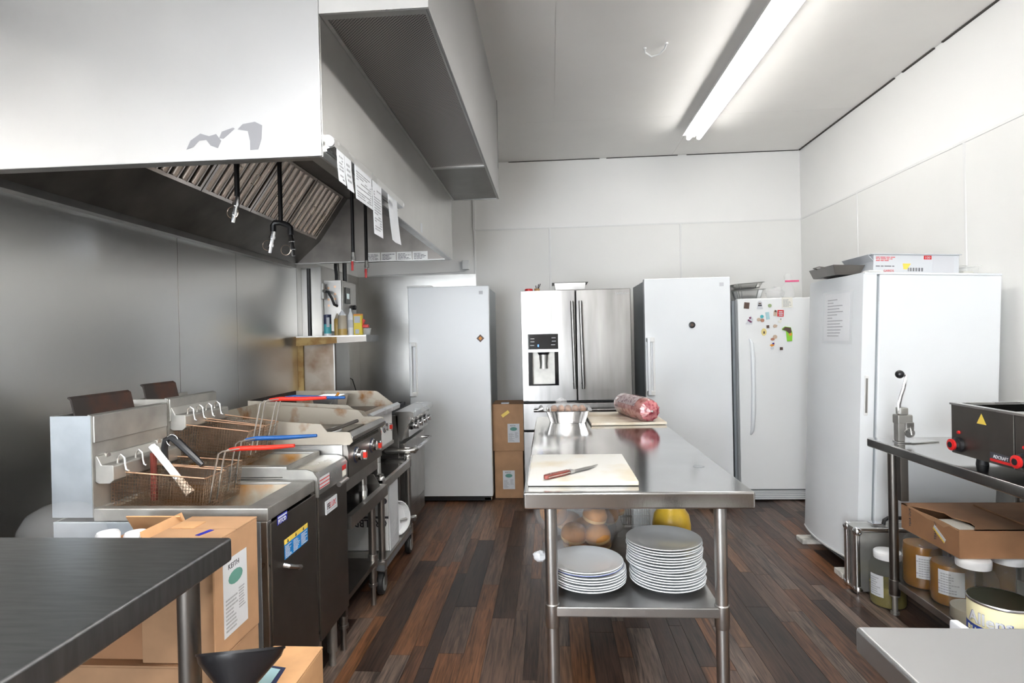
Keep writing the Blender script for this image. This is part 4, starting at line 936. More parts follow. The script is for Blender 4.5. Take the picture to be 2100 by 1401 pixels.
G(o).rbox(-.60, -.535, 4.95, 5.0, .012, .04, .004, 2).obj('front_foot', 'steel_bright', T1)
T2 = tall_freezer(.765, 1.447, 4.72, 1.868, 'tall white freezer with a small round black dot, right of the steel fridge')
def magnet(name, label, x, y, z, build):
    t = thing(name, label, 'magnet', (x, y, z), group='magnets and notes on the refrigerators')
    build(t); return t
t = thing('fridge_magnet', 'tilted square brown magnet on the left white freezer', 'magnet', (-.60, 4.919, 1.417)); o = t.location
q = .034; G(o).sheet([(-.60 - q, 4.9195, 1.417), (-.60, 4.9195, 1.417 - q), (-.60 + q, 4.9195, 1.417), (-.60, 4.9195, 1.417 + q)], .004, (0, -1, 0)).obj('tile', 'magnet_brown', t, smooth=0)
q = .017; G(o).sheet([(-.60 - q, 4.915, 1.417), (-.60, 4.915, 1.417 - q), (-.60 + q, 4.915, 1.417), (-.60, 4.915, 1.417 + q)], .002, (0, -1, 0)).obj('picture', 'orange', t, smooth=0)
t = thing('fridge_magnet', 'small round black magnet on the white freezer beside the steel fridge', 'magnet', (1.14, 4.719, 1.487)); o = t.location
G(o).lathe([(.026, 0), (.026, .005), (.02, .007)], (1.14, 4.7195, 1.487), 24, (0, -1, 0)).obj('disc', 'black_plastic', t)
G(o).lathe([(.012, .007), (.012, .008)], (1.14, 4.7195, 1.487), 20, (0, -1, 0)).obj('disc_centre', 'magnet_brown', t)

# ================================================================ french-door refrigerator
t = thing('french_door_refrigerator', 'stainless french door refrigerator with a water dispenser', 'refrigerator', (.21, 5.1, 0)); o = t.location
sx0, sx1, sy, sh = -.238, .662, 4.76, 1.80
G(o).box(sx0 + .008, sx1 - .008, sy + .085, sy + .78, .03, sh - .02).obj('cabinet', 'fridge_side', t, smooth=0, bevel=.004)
G(o).box(sx0 + .004, sx1 - .004, sy + .072, sy + .085, .04, sh - .01).obj('gasket', 'black_rubber', t, smooth=0)
mid = .213; zs = .885
def fdoor(a, b, z0, z1, bulge=.012):
    n = 10; g = G(o); pr = []
    for i in range(n + 1):
        k = i / n; pr.append((a + (b - a) * k, sy + bulge * (2 * k - 1) ** 2 if True else sy))
    poly = pr + [(b, sy + .07), (a, sy + .07)]
    g.prism(poly, 2, z0, z1); return g
# left door is built around the dispenser recess
dx0, dx1, dz0, dz1 = -.182, .062, 1.015, 1.44
ld = thing_door = G(o)
g = G(o)
g.rbox(sx0, dx0, sy, sy + .07, zs, sh, .005, 2); g.rbox(dx1, mid - .004, sy, sy + .07, zs, sh, .005, 2)
g.rbox(dx0 - .006, dx1 + .006, sy + .0004, sy + .07, dz1, sh - .0004, .001, 1); g.rbox(dx0 - .006, dx1 + .006, sy + .0004, sy + .07, zs + .0004, dz0, .001, 1)
LD = g.obj('left_door', 'fridge_steel', t)
RD = G(o).rbox(mid + .004, sx1, sy, sy + .07, zs, sh, .006, 3).obj('right_door', 'fridge_steel', t)
G(o).box(dx0, dx1, sy + .055, sy + .069, dz0, dz1).obj('dispenser_recess', 'steel_dull', LD, smooth=0)
G(o).rbox(dx0, dx1, sy - .003, sy + .05, 1.315, dz1, .004, 2).obj('dispenser_display', 'gloss_black', LD)
G(o).box(dx0, dx1, sy - .004, sy + .05, 1.292, 1.3145).obj('dispenser_trim', 'steel_bright', LD, smooth=0)
for (a, b) in ((dx0, dx0 + .03), (dx1 - .03, dx1)):
    G(o).prism([(a, sy + .002), (b, sy + .002), (b if a == dx0 else a, sy + .05), (a if a == dx0 else b, sy + .054)], 2, dz0, 1.292).obj('dispenser_cheek', 'gloss_black', LD, smooth=0)
G(o).box(dx0, dx1, sy - .002, sy + .05, dz0, dz0 + .012).obj('drip_tray', 'gloss_black', LD, smooth=0)
G(o).lathe([(.036, 0), (.036, -.05), (.030, -.10), (.034, -.135)], (-.06, sy + .022, 1.29), 20).obj('dispenser_nozzle', 'steel_bright', LD)
G(o).lathe([(.05, 0), (.042, -.022)], (-.06, sy + .024, 1.2915), 20).obj('nozzle_collar', 'black_plastic', LD)
G(o).box(-.106, -.095, sy - .0042, sy - .003, 1.335, 1.355).obj('indicator', 'screen_blue', LD, smooth=0)
g = G(o)
for (a, b) in ((-.165, 1.40), (-.165, 1.375), (-.168, 1.345), (.01, 1.405), (.012, 1.378), (.005, 1.348)):
    g.box(a, a + .034, sy - .0038, sy - .0031, b, b + .006)
g.obj('button_print', 'ink_soft', LD, smooth=0)
for (hx, D_, s) in ((mid - .032, LD, -1), (mid + .036, RD, 1)):
    G(o).tube([(hx, sy - .055, 1.705), (hx + .006, sy - .060, 1.35), (hx + .012, sy - .055, .988)], .014, 12).obj('door_handle', 'handle_dark', D_)
    for zz in (1.66, 1.03):
        G(o).cyl((hx + (.002 if zz > 1.3 else .010), sy - .055, zz), (hx + .004, sy + .001, zz), .009, n=10).obj('handle_post', 'handle_dark', D_)
text('SAMSUNG', .026, (sx1 - .125, sy - .0004, 1.752), (1, 0, 0), (0, 0, 1), 'ink_grey', t, o, name='brand_lettering')
D1 = G(o).rbox(sx0, sx1, sy, sy + .07, .645, zs - .018, .006, 3).obj('drawer', 'fridge_steel', t)
D2 = G(o).rbox(sx0, sx1, sy, sy + .07, .06, .632, .006, 3).obj('drawer', 'fridge_steel', t)
for (D_, zz) in ((D1, .815), (D2, .56)):
    G(o).tube([(sx0 + .09, sy - .05, zz), (sx1 - .09, sy - .05, zz)], .014, 12).obj('drawer_handle', 'handle_dark' if D_ is D1 else 'steel_bright', D_)
    for xx in (sx0 + .14, sx1 - .14):
        G(o).cyl((xx, sy - .05, zz), (xx, sy + .001, zz), .009, n=10).obj('handle_post', 'handle_dark', D_)
for xx in (sx0 + .06, sx1 - .06):
    for yy in (sy + .13, sy + .70):
        G(o).cyl((xx, yy, 0), (xx, yy, .035), .02, n=10).obj('foot', 'black_rubber', t)
# on top of it
def toptub(): pass
t = thing('red_lid_tub', 'small tub with a dark red lid on the steel fridge', 'container', (-.18, 4.93, 1.781)); o = t.location
G(o).lathe([(.030, 0), (.032, .018)], (-.175, 4.93, 1.781), 20).obj('tub', 'lid_white', t); G(o).lathe([(.035, .018), (.035, .045), (.03, .05)], (-.175, 4.93, 1.781), 20).obj('lid', 'red', t)
t = thing('brush_pot', 'tan pot of brushes standing on the steel fridge', 'pot', (-.10, 4.93, 1.781)); o = t.location
G(o).lathe([(.020, 0), (.024, .05), (.021, .05), (.018, .005)], (-.105, 4.93, 1.781), 16).obj('pot', 'wood_tan', t)
for (a, b, c_) in ((-.09, 4.92, 1.868), (-.075, 4.935, 1.872), (-.115, 4.94, 1.858)):
    G(o).tube([(-.105, 4.93, 1.80), (a, b, c_)], .004, 6).obj('brush_handle', 'black_plastic', t)
t = thing('steel_pan', 'shallow stainless pan on top of the steel fridge', 'pan', (.18, 5.0, 1.781))
hotel_pan(t, .045, .305, 4.86, 5.10, 1.781, 1.868, 'steel_grey', .022)

# ================================================================ white fridge with magnets
t = thing('magnet_refrigerator', 'white refrigerator covered with magnets next to the corner', 'refrigerator', (1.95, 5.3, 0)); o = t.location
mx0, mx1, my, mh = 1.548, 2.33, 4.93, 1.70
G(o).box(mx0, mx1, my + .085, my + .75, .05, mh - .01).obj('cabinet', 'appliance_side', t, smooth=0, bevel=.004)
G(o).box(mx0 + .02, mx1 - .01, my + .07, my + .085, .1, mh - .01).obj('gasket', 'grey_rubber', t, smooth=0)
d = G(o).rbox(mx0 + .022, mx1, my, my + .07, .10, mh, .010, 3).obj('door', 'appliance_white_warm', t)
G(o).tube([(1.662, my - .002, 1.362), (1.668, my - .03, 1.33), (1.672, my - .042, 1.20), (1.670, my - .045, .95), (1.664, my - .042, .72), (1.660, my - .03, .60), (1.656, my - .002, .565)], [.008, .014, .018, .018, .018, .014, .008], 12).obj('door_handle', 'appliance_white', d)
kp = G(o).box(mx0 + .04, mx1, my + .02, my + .05, .012, .092).obj('kick_plate', 'appliance_side', t, smooth=0)
for k in range(5):
    G(o).box(mx0 + .045, mx1 - .005, my + .012, my + .02, .018 + k * .0155, .026 + k * .0155).obj('grille_slat', 'trim_white', kp, smooth=0)
for xx in (mx0 + .06, mx1 - .06):
    for yy in (my + .13, my + .69):
        G(o).cyl((xx, yy, 0), (xx, yy, .055), .02, n=10).obj('foot', 'black_rubber', t)
FY = my - .0004
def mtile(lab, cx, cz, pts, m, name='fridge_magnet', cat='magnet', extra=()):
    t = thing(name, lab, cat, (cx, FY, cz), group='magnets and notes on the corner refrigerator'); o = t.location
    G(o).sheet([(cx + a, FY, cz + b) for a, b in pts], .005, (0, -1, 0)).obj('face', m, t, smooth=0)
    for (n_, pts2, m2) in extra: G(o).sheet([(cx + a, FY - .005, cz + b) for a, b in pts2], .003, (0, -1, 0)).obj(n_, m2, t, smooth=0)
    return t
def circ(r, n=14, cx=0, cz=0, sz=1.0): return [(cx + r * math.cos(2 * math.pi * i / n), cz + r * sz * math.sin(2 * math.pi * i / n)) for i in range(n)]
def rect(w, h, a=0.0, cx=0, cz=0):
    return [(cx + x * math.cos(a) - z * math.sin(a), cz + x * math.sin(a) + z * math.cos(a)) for x, z in ((-w / 2, -h / 2), (w / 2, -h / 2), (w / 2, h / 2), (-w / 2, h / 2))]
def MP(px, py):  # place on the door, measured across and down from its upper left corner (metres)
    return mx0 + .022 + px, mh - py
K = .00393
def door(px, py):  # crop measures turned into door metres
    return MP((px - 196) / 7.78 * K, (py - 420) / 7.78 * K)
mtile('dark brown rectangular magnet at the top left of the magnet fridge', *door(338, 535), rect(.042, .052, -.12), 'magnet_brown')
mtile('grey and black figure shaped magnet on the corner fridge', *door(548, 530), [(-.024, -.032), (.024, -.032), (.018, .0), (.02, .02), (.008, .034), (-.008, .034), (-.018, .018), (-.016, 0)], 'ink_soft', extra=(('dark_mark', rect(.03, .012, 0, 0, -.004), 'ink'), ('dark_mark', rect(.022, .01, 0, 0, .012), 'magnet_brown')))
mtile('round olive green magnet near the top of the corner fridge', *door(710, 545), circ(.015), 'magnet_green')
mtile('pale teal ticket shaped magnet on the corner fridge', *door(672, 712), rect(.028, .062, .12), 'magnet_lightteal')
mtile('bright red square magnet with white words on the corner fridge', *door(880, 675), rect(.05, .054, -.05), 'red', extra=(('white_words', rect(.03, .008, -.05, 0, .012), 'paper'), ('white_words', rect(.034, .008, -.05, 0, -.002), 'paper'), ('white_words', rect(.03, .008, -.05, 0, -.016), 'paper')))
mtile('small picture magnet of a dark haired head beside the red magnet', *door(795, 665), [(-.014, -.026), (.012, -.026), (.014, .004), (.008, .022), (-.004, .024), (-.012, .01)], 'magnet_tan', extra=(('dark_hair', [(-.008, .006), (.012, .004), (.008, .021), (-.003, .023)], 'magnet_brown'),))
mtile('purple and pale magnet cluster at the left of the corner fridge', *door(380, 780), [(-.034, -.03), (.02, -.036), (.03, .01), (.012, .036), (-.004, .012)], 'ink_soft', extra=(('purple_shape', rect(.036, .012, -.6, .0, -.006), 'magnet_purple'), ('purple_shape', circ(.009, 10, .004, .02), 'magnet_purple')))
mtile('round teal button magnet in the middle cluster of the fridge', *door(580, 722), circ(.014), 'teal')
mtile('round grey copper button magnet left in the middle cluster', *door(528, 772), circ(.015), 'magnet_tan')
mtile('round copper button magnet low in the middle cluster', *door(587, 785), circ(.015), 'magnet_copper')
mtile('white goose shaped magnet under the red magnet', *door(868, 800), [(-.016, -.012), (.006, -.018), (.014, .004), (.010, .018), (.002, .016), (.002, .004), (-.014, .002)], 'paper_cream', extra=(('dark_mark', circ(.004, 8, .006, .014), 'ink'),))
mtile('tiny dark square magnet above the yellow oval', *door(673, 892), rect(.022, .024, .05), 'magnet_brown')
mtile('shell coloured curved magnet right of the tiny dark square', *door(790, 885), [(-.018, 0), (-.01, -.014), (.01, -.012), (.018, .006), (.004, .014), (-.01, .014)], 'magnet_tan')
mtile('yellow oval magnet with a dark centre on the corner fridge', *door(608, 978), circ(.021, 16, 0, 0, 1.45), 'magnet_yellow', extra=(('dark_centre', rect(.012, .02, 0, 0, -.004), 'magnet_brown'),))
mtile('round patterned grey magnet upper of the low trio', *door(785, 1062), circ(.017), 'magnet_tan')
mtile('tan stone shaped magnet in the low trio on the fridge', *door(745, 1100), circ(.016, 10, 0, 0, .75), 'magnet_copper')
mtile('orange and blue bird magnet low on the corner fridge', *door(735, 1195), [(-.02, 0), (-.004, -.014), (.016, -.006), (.02, .018), (.006, .012)], 'orange', extra=(('blue_wing', rect(.014, .012, .3, .008, .012), 'blue_label'),))
mtile('white domed magnet lowest in the left column of the fridge', *door(735, 1248), circ(.015, 12, 0, 0, .8), 'paper')
mtile('tiny dark square magnet lowest on the corner fridge', *door(882, 1258), rect(.024, .024, .02), 'magnet_brown')
mtile('green and brown flower pot magnet by the freezer edge', *door(1000, 1010), [(-.012, -.066), (.028, -.064), (.032, .0), (.02, .05), (-.028, .058), (-.05, .042), (-.05, .03), (-.02, .02)], 'magnet_lime', extra=(('brown_leaf', [(-.05, .034), (-.018, .022), (.006, -.002), (.024, .01), (.018, .046), (-.026, .054)], 'magnet_brown'), ('orange_bloom', circ(.012, 10, .014, -.008), 'orange')))
t = mtile('cream printed receipt held on the upper right of the corner fridge', *door(990, 500), rect(.085, .085, 0), 'paper_cream', 'paper_note', 'paper')
g = G(t.location); cx, cz = door(990, 500); printlines(g, (cx - .035, FY - .005, cz - .035), (1, 0, 0), (0, 0, 1), .07, .065, 7, 4); g.obj('print', 'ink_grey', t, smooth=0)
# foil pans and wrapping on top
def foil_pan(name, label, x0, x1, y0, y1, z0, z1, m='foil_dull', tilt=(0, 0, 0), food=None, plain=False):
    c = ((x0 + x1) / 2, (y0 + y1) / 2, z0)
    t = thing(name, label, 'foil pan', c, tilt)
    hx, hy, h = (x1 - x0) / 2, (y1 - y0) / 2, z1 - z0; n = 56; vs = []; fs = []
    def outline(k, a, b, rip):
        t_ = 2 * math.pi * k / n; c_, s_ = math.cos(t_), math.sin(t_); e = .32
        x = a * math.copysign(abs(c_) ** e, c_); y = b * math.copysign(abs(s_) ** e, s_)
        q = 1 + rip * (1 if k % 2 else -1); return x * q, y * q
    prof = [(.80, 0.0, .018), (.97, .92, .026), (1.0, .96, .010), (1.10, .97, .0), (1.11, 1.0, .0), (.99, 1.0, .004), (.95, .93, .024), (.79, .03, .004)]
    for (q, zz, rip) in prof:
        for k in range(n):
            a, b = outline(k, hx * q, hy * q, rip); vs.append((a, b, zz * h))
    for i in range(len(prof) - 1):
        fs += [(i * n + k, i * n + (k + 1) % n, (i + 1) * n + (k + 1) % n, (i + 1) * n + k) for k in range(n)]
    fs += [tuple(range(n))[::-1], tuple(range((len(prof) - 1) * n, len(prof) * n))]
    G().add(vs, fs).obj('tray', m, t, smooth=25)
    return t
foil_pan('foil_pan', 'crinkled foil pan on top of the magnet fridge', 1.58, 1.84, 5.03, 5.34, 1.700, 1.782, tilt=(0, -.05, 0))
foil_pan('foil_pan', 'foil tray stacked upside over the other on the magnet fridge', 1.575, 1.83, 5.02, 5.33, 1.795, 1.838, tilt=(0, -.06, 0))
t = thing('plastic_wrap_bundle', 'crumpled clear plastic wrap beside the foil pans on the magnet fridge', 'plastic wrap', (1.92, 5.05, 1.69)); o = t.location
G(o).ball((1.925, 5.07, 1.748), .052, 1.5, 1.2, 1.0, 18, 12, .16, 3).obj('wrap', 'clear_plastic', t)
t = thing('bread_bag', 'upright clear bread bag with pink printing on the corner fridge', 'plastic bag', (2.02, 5.08, 1.69)); o = t.location
G(o).lathe([(.045, 0), (.055, .05), (.045, .11), (.018, .15), (.03, .20), (.012, .22)], (2.03, 5.06, 1.692), 14).obj('bag', 'clear_plastic', t)
G(o).rbox(1.985, 2.10, 4.995, 5.003, 1.835, 1.850, .003, 2).obj('pink_print', 'pink', t)

# ================================================================ right freezer, turned to face left
t = thing('side_freezer', 'large white upright freezer turned sideways by the right wall, with a curved door', 'freezer', (1.70, 3.36, .035), (0, .040, 0))
fz = 1.695
CAB = G().box(.085, .735, .0, .665, .03, fz).obj('cabinet', 'appliance_white', t, smooth=0, bevel=.006)
G().rbox(.0, .735, -.002, .667, fz, fz + .012, .003, 2).obj('top_cap', 'appliance_white', t)
pr = []
for i in range(17):
    k = i / 16; pr.append((-.005 - .048 * (1 - (2 * k - 1) ** 2), .665 * k))
D_ = G().prism([(.068, 0.0), (.068, .665)] + pr[::-1], 2, .075, fz + .002).obj('door', 'appliance_white', t, smooth=30)
G().box(.068, .085, .012, .653, .08, fz - .01).obj('gasket', 'appliance_side', t, smooth=0)
G().rbox(.014, .036, -.004, .003, .90, 1.125, .003, 2).obj('recess_frame', 'trim_white', D_)
G().rbox(.019, .031, -.0048, -.0035, .915, 1.11, .0005, 1).obj('recess_grip', 'steel_grey', D_)
G().rbox(.02, .10, -.006, .06, fz + .012, fz + .022, .003, 2).obj('hinge_cover', 'trim_white', t)
G().prism([(-.002, .0), (-.002, .665)] + [(a - .004, b) for a, b in pr[::-1]], 2, .066, .075).obj('door_edge', 'trim_white', D_)
gr = G().box(.03, .06, .03, .63, .0, .062).obj('bottom_grille', 'appliance_side', t, smooth=0)
for k in range(4):
    G().box(.02, .03, .035, .625, .006 + k * .014, .013 + k * .014).obj('grille_slat', 'grey_rubber', gr, smooth=0)
for (y0, lab) in ((3.375, 'near white concrete block under the tilted side freezer'), (3.93, 'far white concrete block under the tilted side freezer')):
    b = G().rbox(1.625 if y0 < 3.5 else 1.64, 1.79, y0, y0 + .10, 0, .034, .006, 2).obj('support_block', 'concrete_block'); tag(b, lab, 'block', 'blocks under the side freezer')
b = G().rbox(2.30, 2.42, 3.40, 3.98, .0, .034, .004, 2).obj('support_block', 'concrete_block'); tag(b, 'long rear block under the side freezer by the wall', 'block', 'blocks under the side freezer')
# handwritten list on its door
t2 = thing('paper_list', 'handwritten notebook page in a plastic sleeve on the curved freezer door', 'paper', (1.70, 3.36, .035), (0, .040, 0))
def doorx(y): k = y / .665; return -.0055 - .048 * (1 - (2 * k - 1) ** 2)
def doorpatch(g, y0, y1, z0, z1, lift, n=8):
    for i in range(n):
        a, b = y0 + (y1 - y0) * i / n, y0 + (y1 - y0) * (i + 1) / n
        g.add([(doorx(a) - lift, a, z0), (doorx(b) - lift, b, z0), (doorx(b) - lift, b, z1), (doorx(a) - lift, a, z1),
               (doorx(a) - lift + .0008, a, z0), (doorx(b) - lift + .0008, b, z0), (doorx(b) - lift + .0008, b, z1), (doorx(a) - lift + .0008, a, z1)],
              [(3, 2, 1, 0), (4, 5, 6, 7), (0, 1, 5, 4), (2, 3, 7, 6), (1, 2, 6, 5), (3, 0, 4, 7)])
    return g
doorpatch(G(), .09, .34, 1.318, 1.60, .0018).obj('page', 'page_white', t2, smooth=0)
g = G(); rr = random.Random(5)
for k in range(13):
    ln = rr.uniform(.05, .16); doorpatch(g, .30 - ln, .30, 1.345 + k * .018, 1.3495 + k * .018, .0028, 5)
g.obj('handwriting', 'ink_grey', t2, smooth=0)
doorpatch(G(), .065, .36, 1.30, 1.615, .0038).obj('sleeve', 'clear_film', t2, smooth=0)

# things on top of the side freezer
FT = 1.734
def ft(x): return .035 + math.cos(.04) * (fz + .012) - math.sin(.04) * (x - 1.70) + .004
def onfreezer(name, label, cat, x, y, dz=0.0, rz=0.0):
    return thing(name, label, cat, (x, y, ft(x) + .001 + dz), (0, .04, rz))
t = onfreezer('glove_carton', 'flat white printed carton marked 100 on the side freezer', 'box', 1.86, 3.44, 0)
G().rbox(0, .47, 0, .30, 0, .108, .003, 1).obj('carton', 'paper', t)
G().box(-.02, .475, -.012, .31, .1085, .1125).obj('open_flap', 'paper', t, smooth=0)
G().sheet([(-.033, .0, .108), (-.0005, .0, .07), (-.0005, .30, .07), (-.033, .30, .108)], .002).obj('side_flap', 'paper', t, smooth=0)
e = (1, 0, 0); u = (0, 0, 1)
g = G(); plate(g, (.325, -.0004, .006), e, u, .115, .097, .0006); g.obj('grey_print_panel', 'ink_soft', t, smooth=0)
g = G(); plate(g, (.275, -.0004, .082), e, u, .042, .022, .0006); g.obj('red_badge', 'red', t, smooth=0)
text('100', .020, (.280, -.0012, .086), e, u, 'paper', t, name='badge_lettering')
text('GARDS', .018, (.055, -.0006, .010), e, u, 'red', t, name='brand_lettering')
g = G(); printlines(g, (.012, .0002, .072), e, u, .11, .028, 3, 3, lift=.0003); g.obj('red_print', 'red', t, smooth=0)
g = G(); printlines(g, (.012, .0002, .040), e, u, .14, .010, 1, 9, lift=.0003); g.obj('black_print', 'ink', t, smooth=0)
g = G(); g.sheet([(.165, -.0005, .025), (.185, -.0005, .025), (.205, -.0005, .058), (.16, -.0005, .058)], .0006, (0, -1, 0)); g.obj('glove_picture', 'sticker_yellow', t, smooth=0)
g = G()
for k in range(16):
    if k % 3 != 1: g.box(.19 + k * .0052, .19 + k * .0052 + .003, -.0012, -.0004, .014, .034)
g.obj('barcode', 'ink', t, smooth=0)
tp = thing('foil_pan', 'dark roasting pan leaning at the left end of the side freezer top', 'pan', (1.755, 3.66, ft(1.755) + .001), (0, .04, 0))
g = G(); g.add([(-.07, -.14, 0), (.07, -.14, 0), (.07, .14, 0), (-.07, .14, 0), (-.09, -.16, .055), (.09, -.16, .055), (.09, .16, .055), (-.09, .16, .055), (-.085, -.155, .055), (.085, -.155, .055), (.085, .155, .055), (-.085, .155, .055), (-.066, -.136, .004), (.066, -.136, .004), (.066, .136, .004), (-.066, .136, .004)],
             [(3, 2, 1, 0)] + [(k, (k + 1) % 4, 4 + (k + 1) % 4, 4 + k) for k in range(4)] + [(4 + k, 4 + (k + 1) % 4, 8 + (k + 1) % 4, 8 + k) for k in range(4)] + [(8 + k, 8 + (k + 1) % 4, 12 + (k + 1) % 4, 12 + k) for k in range(4)] + [(12, 13, 14, 15)])
g.obj('tray', 'steel_dark', tp, smooth=0); G().tube([(-.09, -.05, .052), (-.115, -.04, .056), (-.115, .04, .056), (-.09, .05, .052)], .004, 6).obj('handle', 'steel_dark', tp)
foil_pan('foil_pan', 'bright foil pan behind the white carton on the side freezer', 1.88, 2.15, 3.76, 3.98, 1.738, 1.82, tilt=(0, .04, 0))
foil_pan('foil_pan', 'foil pan at the right end behind the carton on the side freezer', 2.20, 2.38, 3.76, 3.97, 1.727, 1.815, tilt=(0, .04, 0))
t = onfreezer('clear_clamshell', 'clear plastic clamshell container at the right end of the side freezer', 'container', 2.355, 3.40)
g = G(); g.rbox(0, .085, .04, .16, .001, .045, .012, 3); g.obj('base', 'clear_hard', t); G().rbox(-.008, .093, .032, .168, .046, .052, .003, 2).obj('lid', 'clear_hard', t); G().rbox(.01, .07, .06, .14, .003, .022, .008, 2).obj('contents', 'paper_cream', t)

# ================================================================ cartons beside the steel fridge
def carton(name, label, x0, x1, y0, y1, z0, z1, m='cardboard', open_=None, rz=0.0, seam=True):
    c = ((x0 + x1) / 2, (y0 + y1) / 2, z0); t = thing(name, label, 'box', c, (0, 0, rz))
    hx, hy, h = (x1 - x0) / 2, (y1 - y0) / 2, z1 - z0
    G().rbox(-hx, hx, -hy, hy, 0, h - (.004 if seam else 0), .003, 1).obj('carton', m, t)
    if seam:
        G().box(-hx, hx, -hy, -.001, h - .004, h).obj('flap', m, t, smooth=0); G().box(-hx, hx, .001, hy, h - .004, h).obj('flap', m, t, smooth=0)
    return t, hx, hy, h
def food_label(t, org, R, U, w, h, seed=0):
    g = G(); plate(g, org, R, U, w, h, .0008); lb = g.obj('label', 'paper', t, smooth=0)
    R = Vector(R); U = Vector(U); p = Vector(org); n = R.cross(U)
    g = G()
    c = p + R * w * .5 + U * h * .72 + n * .001
    g.sheet([c + R * w * .30 * math.cos(a) + U * w * .16 * math.sin(a) for a in [2 * math.pi * i / 14 for i in range(14)]], .0006, n); g.obj('label_emblem', 'ink_green', lb, smooth=0)
    text('KEITH', w * .17, p + R * w * .20 + U * h * .86 + n * .0009, R, U, 'ink', lb, name='label_lettering')
    g = G(); printlines(g, p + R * w * .08 + U * h * .06, R, U, w * .5, h * .45, 9, seed); printlines(g, p + R * w * .62 + U * h * .25, R, U, w * .3, h * .30, 8, seed + 1); g.obj('label_print', 'ink_grey', lb, smooth=0)
t, hx, hy, h = carton('supply_carton', 'lower brown carton of the stack between white freezer and steel fridge', -.515, -.262, 5.06, 5.38, 0, .418, 'cardboard')
food_label(t, (-.055, -hy - .0002, .08), (1, 0, 0), (0, 0, 1), .105, .165, 1)
t, hx, hy, h = carton('supply_carton', 'upper brown carton with a small yellow sticker beside the steel fridge', -.525, -.250, 5.05, 5.38, .419, .832, 'cardboard')
food_label(t, (-.005, -hy - .0002, .075), (1, 0, 0), (0, 0, 1), .105, .165, 2)
g = G(); plate(g, (-.045, -hy - .0002, .295), (.82, 0, .57), (-.57, 0, .82), .075, .028, .0008); g.obj('price_sticker', 'sticker_yellow', t, smooth=0)
G().rbox(-.06, .01, -hy + .02, -hy + .07, h, h + .012, .004, 2).obj('flap_tape', 'paper', t)
carton('supply_carton', 'brown carton half hidden behind the lower stack beside the freezer', -.50, -.27, 5.40, 5.70, 0, .40, 'cardboard_dark')

# white alarm box and cable on the back wall
t = thing('wall_alarm_box', 'small white box mounted on the back wall above the steel sheet', 'wall box', (-.86, YB - .03, 2.15)); o = t.location
G(o).rbox(-.905, -.835, YB - .055, YB - .0005, 2.145, 2.245, .006, 2).obj('housing', 'appliance_white_warm', t)
G(o).box(-.909, -.904, YB - .05, YB - .004, 2.148, 2.242).obj('grey_edge', 'steel_grey', t, smooth=0)
g = G(o); g.tube([(-.86, YB - .02, 2.145), (-.90, YB - .012, 2.132), (-1.1, YB - .01, 2.125), (-1.5, YB - .01, 2.118), (-1.95, YB - .01, 2.112)], .004, 6); g.obj('cable', 'trim_white', t)
# ================================================================ island work table
def work_table(name, label, x0, x1, y0, y1, z, m='steel_top', edge=.058, legs=True, shelf=None, inset=.088, lr=.0205, legm='steel_dark', edgem=None, skip=()):
    c = ((x0 + x1) / 2, (y0 + y1) / 2, 0); t = thing(name, label, 'table', c); o = t.location
    G(o).rbox(x0, x1, y0, y1, z - edge, z, .007, 3).obj('top', m, t)
    if legs:
        for i, xx in enumerate((x0 + inset, x1 - inset)):
            for j, yy in enumerate((y0 + inset, y1 - inset)):
                if (i, j) in skip: continue
                g = G(o); g.cyl((xx, yy, .10), (xx, yy, z - edge + .003), lr, n=20); lg = g.obj('leg', legm, t)
                g = G(o); g.cyl((xx, yy, .09), (xx, yy, .11), lr * 1.12, n=18); g.cyl((xx, yy, .012), (xx, yy, .09), lr * .62, n=14); g.cyl((xx, yy, 0), (xx, yy, .012), lr * .95, n=14); g.obj('bullet_foot', 'steel_dull', lg)
                if shelf is not None:
                    G(o).lathe([(lr * 1.02, -.075), (lr * 1.17, -.068), (lr * 1.17, .003), (lr * 1.05, .006)], (xx, yy, shelf), 20).obj('leg_collar', legm, lg)
    if shelf is not None:
        G(o).rbox(x0 + inset + .005, x1 - inset - .005, y0 + inset - .02, y1 - inset + .02, shelf - .036, shelf, .006, 2).obj('undershelf', m if m != 'steel_top' else 'steel_grey', t)
    return t
IT = work_table('island_table', 'long stainless island work table with plates on its lower shelf', -.10, .647, 1.892, 3.72, .90, 'steel_top', .056, True, .492, lr=.0215, legm='steel_grey')
G(IT.location).lathe([(.021, 0), (.021, .0004)], (.561, 2.26, .9001), 24).obj('grey_spot', 'spot_grey', IT, smooth=0)  # thin flat grey disc lying on the tabletop

# cutting boards
t = thing('cutting_board', 'white cutting board with a knife at the near end of the island', 'cutting board', (.10, 2.2, .9005)); o = t.location
G(o).rbox(-.088, .290, 1.972, 2.435, .9005, .917, .005, 2).obj('board', 'board_white', t)
t = thing('cutting_board', 'stained cutting board with a meat roll at the far end of the island', 'cutting board', (.43, 3.55, .9005), (0, 0, .03)); o = t.location
G().rbox(-.215, .215, -.24, .24, 0, .017, .005, 2).obj('board', 'board_stained', t)
t = thing('kitchen_knife', 'kitchen knife with a dark red wooden handle on the near board', 'knife', (.07, 2.09, .917), (0, 0, .78))
